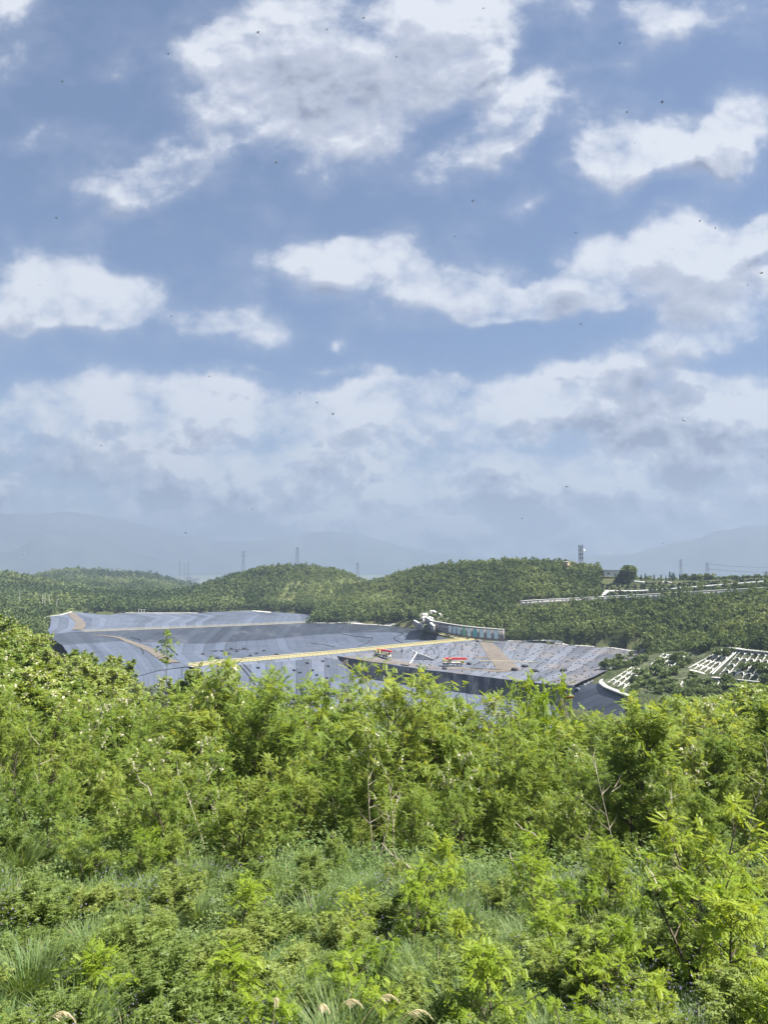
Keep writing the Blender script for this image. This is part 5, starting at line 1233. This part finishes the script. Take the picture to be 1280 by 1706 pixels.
cable('short thick black pipe at the terrace edge', [(668,1108),(675,1109),(682,1110)], .35)
cable('white pipe forming a triangle on the terrace', [(683,1106),(690,1096),(695,1087),(686,1084)], .25, 'white')
cable('white pipe edge of the dark pit patch on the terrace', [(695,1088),(710,1093),(722,1098)], .22, 'white')
# dark sunken patch on the terrace and rolled sheet at the corner
P = [hitpx(a, b, .28, (BL,)) for a, b in ((686,1099),(697,1089),(708,1093),(724,1100))]
mb = MB(); mb.add([P[0], P[1], P[2], P[3], (P[0] + P[3]) / 2 + Vector((0, 0, .2))], [(0, 4, 1), (1, 4, 2), (2, 4, 3)]); o = mb.build('dark_sheet', M['tarp']); tag(o, 'triangular dark sheet lying on the terrace between the two cranes', 'sheet')
p0, p1 = hitpx(962, 1152, .3) or Pz(962, 1152, -53), hitpx(990, 1135, .3)
rp = resample([p0, (p0 + p1) / 2 + Vector((0, 0, .3)), p1], 24); c = Vector(rp[0]); mb = MB(); mb.tube([Vector(p) - c for p in rp], [1.0 + .35 * math.sin(k * 1.3) - .03 * k for k in range(24)], 12)
o = mb.build('rolled_sheet', M['linerl'], None, True); o.location = c; tag(o, 'rolled grey sheet along the corner of the terrace above the dark slope', 'sheet')
# ------------------------------------------------------------------ insects in the air
def insect(px, py, dist, L, lab, grp=None, mat='bee'):
    p = dirv(px, py).normalized() * dist; t = thing('flying_insect', lab, 'insect', tuple(p), random.uniform(0, 6), grp)
    t.rotation_euler = (random.uniform(-.5, .5), random.uniform(-.9, .9), random.uniform(0, 6.28))
    mb = MB(); mb.tube([(x * L, 0, z * L) for x, z in ((-.5, -.05), (-.35, 0), (-.1, .02), (0, .02), (.15, .03), (.28, .02), (.36, .02), (.46, -.02), (.5, -.04))], [L * v for v in (.03, .13, .15, .09, .15, .14, .08, .09, .03)], 8); mb.build('body', M[mat], t, True)
    for s in (-1, 1):
        w = np.array([[.1, s * .08, .12], [.2, s * .35, .25], [.02, s * .62, .32], [-.2, s * .5, .25], [-.1, s * .2, .16]]) * L
        mb = MB(); mb.add(w, [(0, 1, 2, 3, 4)]); mb.build('wing', M['wing'], t)
insect(950, 1162, 1.5, .017, 'amber-brown insect flying close by, before the corner of the terrace', mat='beeb')
for px, py in ((460,271),(545,49),(1058,238),(606,30),(661,95),(66,475),(285,527),(758,394),(349,627),(168,742),(280,90),(430,54),(1045,187),(1167,368),(1193,380),(1247,475),(627,413),(806,14),(1104,170),(528,671),(500,655),(555,690),(945,811),(309,888),(38,923),(575,760),(906,519),(968,540),(93,363),(103,136),(340,40),(788,335),(960,388),(1106,905),(1270,455),(1033,72),(420,848),(620,800),(870,864),(1140,700)):
    insect(px, py, random.uniform(3.6, 6.5), .014, 'tiny dark insect in flight against the sky', 'insects against the sky')
for p in et + near_t + mid_t + shr + sap + tuf + evs + con + bush:
    if not p.used: retire(p.o)
# ------------------------------------------------------------------ light, sky, haze, camera
SUN_EL, SUN_AZ = R(58), R(104)     # azimuth from +Y towards +X
sd = Vector((math.sin(SUN_AZ) * math.cos(SUN_EL), math.cos(SUN_AZ) * math.cos(SUN_EL), math.sin(SUN_EL)))
l = bpy.data.lights.new('sun', 'SUN'); l.energy = 5.0; l.angle = R(.55); l.color = (1, .955, .88)
so = bpy.data.objects.new('sun', l); COL.objects.link(so); so.rotation_euler = (-sd).to_track_quat('-Z', 'Y').to_euler(); so.location = sd * 300
w = bpy.data.worlds.new('World'); SC.world = w; w.use_nodes = True; w.node_tree.nodes.clear(); T = NT(w.node_tree)
sky = T('ShaderNodeTexSky', sky_type='NISHITA', sun_disc=False, sun_elevation=SUN_EL, sun_rotation=SUN_AZ, altitude=600, air_density=1.0, dust_density=1.5, ozone_density=1.5)
def uvdir(px, py): d = dirv(px, py); return d.x / d.y, d.z / d.y
def blob(px, py, rx, ry, rot=0, wgt=1.0):
    c = uvdir(px, py); e = uvdir(px + rx, py); f_ = uvdir(px, py - ry)
    return (c[0], c[1], abs(e[0] - c[0]), abs(f_[1] - c[1]), R(rot), wgt)
BL_ = [(20,40,110,90,0,.9),(170,140,60,30,0,.5),(410,140,135,82,0,1.1),(540,45,260,75,0,1.0),(620,140,165,80,15,1.1),(740,70,110,90,35,1.0),(560,230,140,60,0,.7),
 (350,250,180,60,30,.9),(190,300,110,55,10,.95),(785,240,150,42,38,1.2),(855,175,85,48,20,1.1),(1000,252,85,88,0,1.1),(1110,258,150,50,5,1.0),(1245,205,100,48,38,1.1),(870,345,60,25,0,.7),
 (890,0,160,50,5,.8),(1160,20,160,60,15,.9),(960,110,90,40,0,.4),(60,235,90,25,0,.4),(110,482,145,58,0,1.0),(30,535,160,60,0,.9),(260,520,170,60,-8,.9),(420,550,120,40,-5,.7),(60,420,80,40,0,.5),
 (510,435,140,50,12,.9),(700,465,170,75,0,1.1),(590,392,35,26,0,.8),(840,488,180,40,0,1.0),(1060,432,145,58,10,1.15),(1170,395,110,60,25,.9),(1010,500,230,45,0,.8),
 (1262,370,80,26,20,.8),(1270,455,100,60,10,.9),(1135,588,165,40,16,1.0),(1250,530,130,70,15,1.0),(568,572,22,14,0,.6),(520,611,90,11,0,.5),(410,628,50,10,0,.35),
 (690,680,75,70,0,1.2),(800,700,210,75,0,1.2),(980,710,260,80,0,1.1),(1190,720,260,80,0,1.0),(430,730,280,80,0,1.0),(130,700,240,80,0,.85),(580,715,90,60,0,.9),
 (640,790,1200,130,0,1.15),(250,875,800,50,0,.8),(950,860,900,60,0,.85)]
DK_ = [(560,60,190,75,0,.9),(440,175,150,70,0,.5),(700,170,160,80,0,.3),(960,495,260,60,0,1.0),(850,505,150,45,0,.7),(1100,605,190,50,12,.9),(740,730,140,70,0,.55),(900,790,500,90,0,.5),(260,800,600,80,0,.4),(640,870,1200,70,0,.35),(1250,640,200,80,0,.4)]
def make_group():
    g = bpy.data.node_groups.new('cloud_density', 'ShaderNodeTree')
    g.interface.new_socket('P', in_out='INPUT', socket_type='NodeSocketVector'); g.interface.new_socket('D', in_out='OUTPUT', socket_type='NodeSocketFloat'); g.interface.new_socket('B', in_out='OUTPUT', socket_type='NodeSocketFloat')
    t = NT(g); gi = t('NodeGroupInput').outputs[0]; go = t('NodeGroupOutput')
    def warp(v, sc, amt, det):
        nz = t.noise(v, sc, det, .55, '2D').outputs['Color']; s = t('ShaderNodeVectorMath', {0: nz, 1: (.5, .5, .5)}, operation='SUBTRACT').outputs[0]
        s = t('ShaderNodeVectorMath', {0: s, 1: (amt, amt * .7, 0)}, operation='MULTIPLY').outputs[0]; return t('ShaderNodeVectorMath', {0: v, 1: s}, operation='ADD').outputs[0]
    p = warp(gi, 4.5, .17, 5); acc = None
    for b in BL_:
        c = blob(*b); m = t('ShaderNodeMapping', {'Vector': p, 'Location': (c[0], c[1], 0), 'Rotation': (0, 0, c[4]), 'Scale': (c[2] * 1.36, c[3] * 1.42, 1)}, vector_type='TEXTURE').outputs[0]
        gr = t('ShaderNodeTexGradient', {0: m}, gradient_type='SPHERICAL').outputs['Fac']
        acc = t.math('MULTIPLY', gr, c[5] * 1.9) if acc is None else t.math('MULTIPLY_ADD', gr, c[5] * 1.9, acc)
    acc = t.mr(acc, 0, 1.5, 0, 1.15)
    pn = t('ShaderNodeMapping', {'Vector': warp(gi, 9, .03, 3), 'Scale': (1, 1.35, 1)}).outputs[0]
    vo = t('ShaderNodeTexVoronoi', {'Vector': pn, 'Scale': 8.5, 'Detail': 4, 'Roughness': .55, 'Lacunarity': 2.1}, voronoi_dimensions='2D', feature='F1').outputs['Distance']
    puff = t.math('SUBTRACT', .42, vo)
    n1 = t.noise(pn, 5.5, 11, .6, '2D').outputs['Fac']; n2 = t.noise(pn, 4.0, 2, .45, '2D').outputs['Fac']
    d = t.math('ADD', acc, t.math('MULTIPLY', t.math('SUBTRACT', n1, .5), 1.7)); d = t.math('SUBTRACT', t.math('MULTIPLY_ADD', puff, .6, d), .38)
    bb = t.math('ADD', acc, t.math('MULTIPLY', t.math('SUBTRACT', n2, .5), 1.6))
    t.l.new(d, go.inputs[0]); t.l.new(bb, go.inputs[1]); return g
cg = make_group()
gen = T('ShaderNodeTexCoord').outputs['Generated']; sx = T('ShaderNodeSeparateXYZ', {0: gen}).outputs
ay = T.math('MAXIMUM', T.math('ABSOLUTE', sx[1]), .08)
P0 = T('ShaderNodeCombineXYZ', {0: T.math('DIVIDE', sx[0], ay), 1: T.math('DIVIDE', sx[2], ay)}).outputs[0]
def dens(off):
    p = T('ShaderNodeVectorMath', {0: P0, 1: off}, operation='ADD').outputs[0]
    nd = T('ShaderNodeGroup'); nd.node_tree = cg; T.l.new(p, nd.inputs[0]); return nd.outputs
D0 = dens((0, 0, 0)); D1 = dens((.007, .017, 0)); D2 = dens((.03, .075, 0))
alpha = T.mr(D0[0], -.14, .66, 0, 1, True)
slope = T.math('MULTIPLY_ADD', T.math('SUBTRACT', D0[1], D2[1]), .55, T.math('MULTIPLY', T.math('SUBTRACT', D0[0], D1[0]), 1.1))
thick = T.mr(D0[0], .2, 1.3, 0, 1, True)
dk = None
for b in DK_:
    c = blob(*b); m = T('ShaderNodeMapping', {'Vector': P0, 'Location': (c[0], c[1], 0), 'Rotation': (0, 0, c[4]), 'Scale': (c[2] * 1.3, c[3] * 1.3, 1)}, vector_type='TEXTURE').outputs[0]
    gr = T('ShaderNodeTexGradient', {0: m}, gradient_type='SPHERICAL').outputs['Fac']; dk = T.math('MULTIPLY', gr, c[5]) if dk is None else T.math('MULTIPLY_ADD', gr, c[5], dk)
low = T.mr(T('ShaderNodeSeparateXYZ', {0: P0}).outputs[1], .05, .32, 2.6, 1.0)
lit = T.math('ADD', T.math('MULTIPLY', slope, low), .72)
lit = T.math('SUBTRACT', lit, T.math('MULTIPLY', thick, .2)); lit = T.math('SUBTRACT', lit, T.math('MULTIPLY', T.math('MULTIPLY', dk, T.mr(D0[0], .1, .8)), .55)); lit = T.math('ADD', lit, T.mr(alpha, 0, 1, .3, 0), clamp=True)
CW = 1.0
ccol = T.ramp(lit, [(0, (2.3, 2.6, 3.5)), (.35, (3.7, 4.1, 5.0)), (.72, (4.75, 5.1, 5.95)), (1, (6.5, 6.8, 7.3))])
veil = T('ShaderNodeVectorMath', {0: T.mix(.2, sky.outputs[0], (4.2, 4.8, 6.4)), 1: (.74, .845, .95)}, operation='MULTIPLY').outputs[0]
thin = T.mr(D0[0], -.7, .25, 0, .22, True)
veil = T.mix(thin, veil, (4.9, 5.3, 6.3))
cc = T.mix(T.math('MULTIPLY', alpha, .97), veil, ccol)
cc = T('ShaderNodeVectorMath', {0: cc, 1: (.84, .84, .84)}, operation='MULTIPLY').outputs[0]
bg = T('ShaderNodeBackground', {'Color': cc, 'Strength': .05})
T('ShaderNodeOutputWorld', {0: bg.outputs[0]})
# air
m, t = newmat('haze'); pv = t('ShaderNodeVolumePrincipled', {'Color': (.285, .35, .475, 1), 'Density': .00024, 'Anisotropy': .1}); ot = t('ShaderNodeOutputMaterial'); t.l.new(pv.outputs[0], ot.inputs['Volume'])
mb = MB(); mb.box((0, 0, 215), (19800, 19800, 670)); hz = mb.build('haze', m); struct(hz, 'stuff')
cam = bpy.data.cameras.new('camera'); co_ = bpy.data.objects.new('camera', cam); COL.objects.link(co_); SC.camera = co_
cam.sensor_fit = 'VERTICAL'; cam.sensor_height = 24; cam.lens = F / 1706 * 24; cam.clip_start = .05; cam.clip_end = 40000
co_.location = (0, 0, 0); co_.rotation_euler = (R(90) + PIT, 0, 0)
vs = SC.view_settings; vs.view_transform = 'Standard'; vs.look = 'None'; vs.exposure = 1.65; vs.gamma = 1
cy = SC.cycles; cy.max_bounces = 8; cy.diffuse_bounces = 5; cy.glossy_bounces = 2; cy.transmission_bounces = 4; cy.transparent_max_bounces = 8; cy.volume_bounces = 1; cy.use_denoising = True
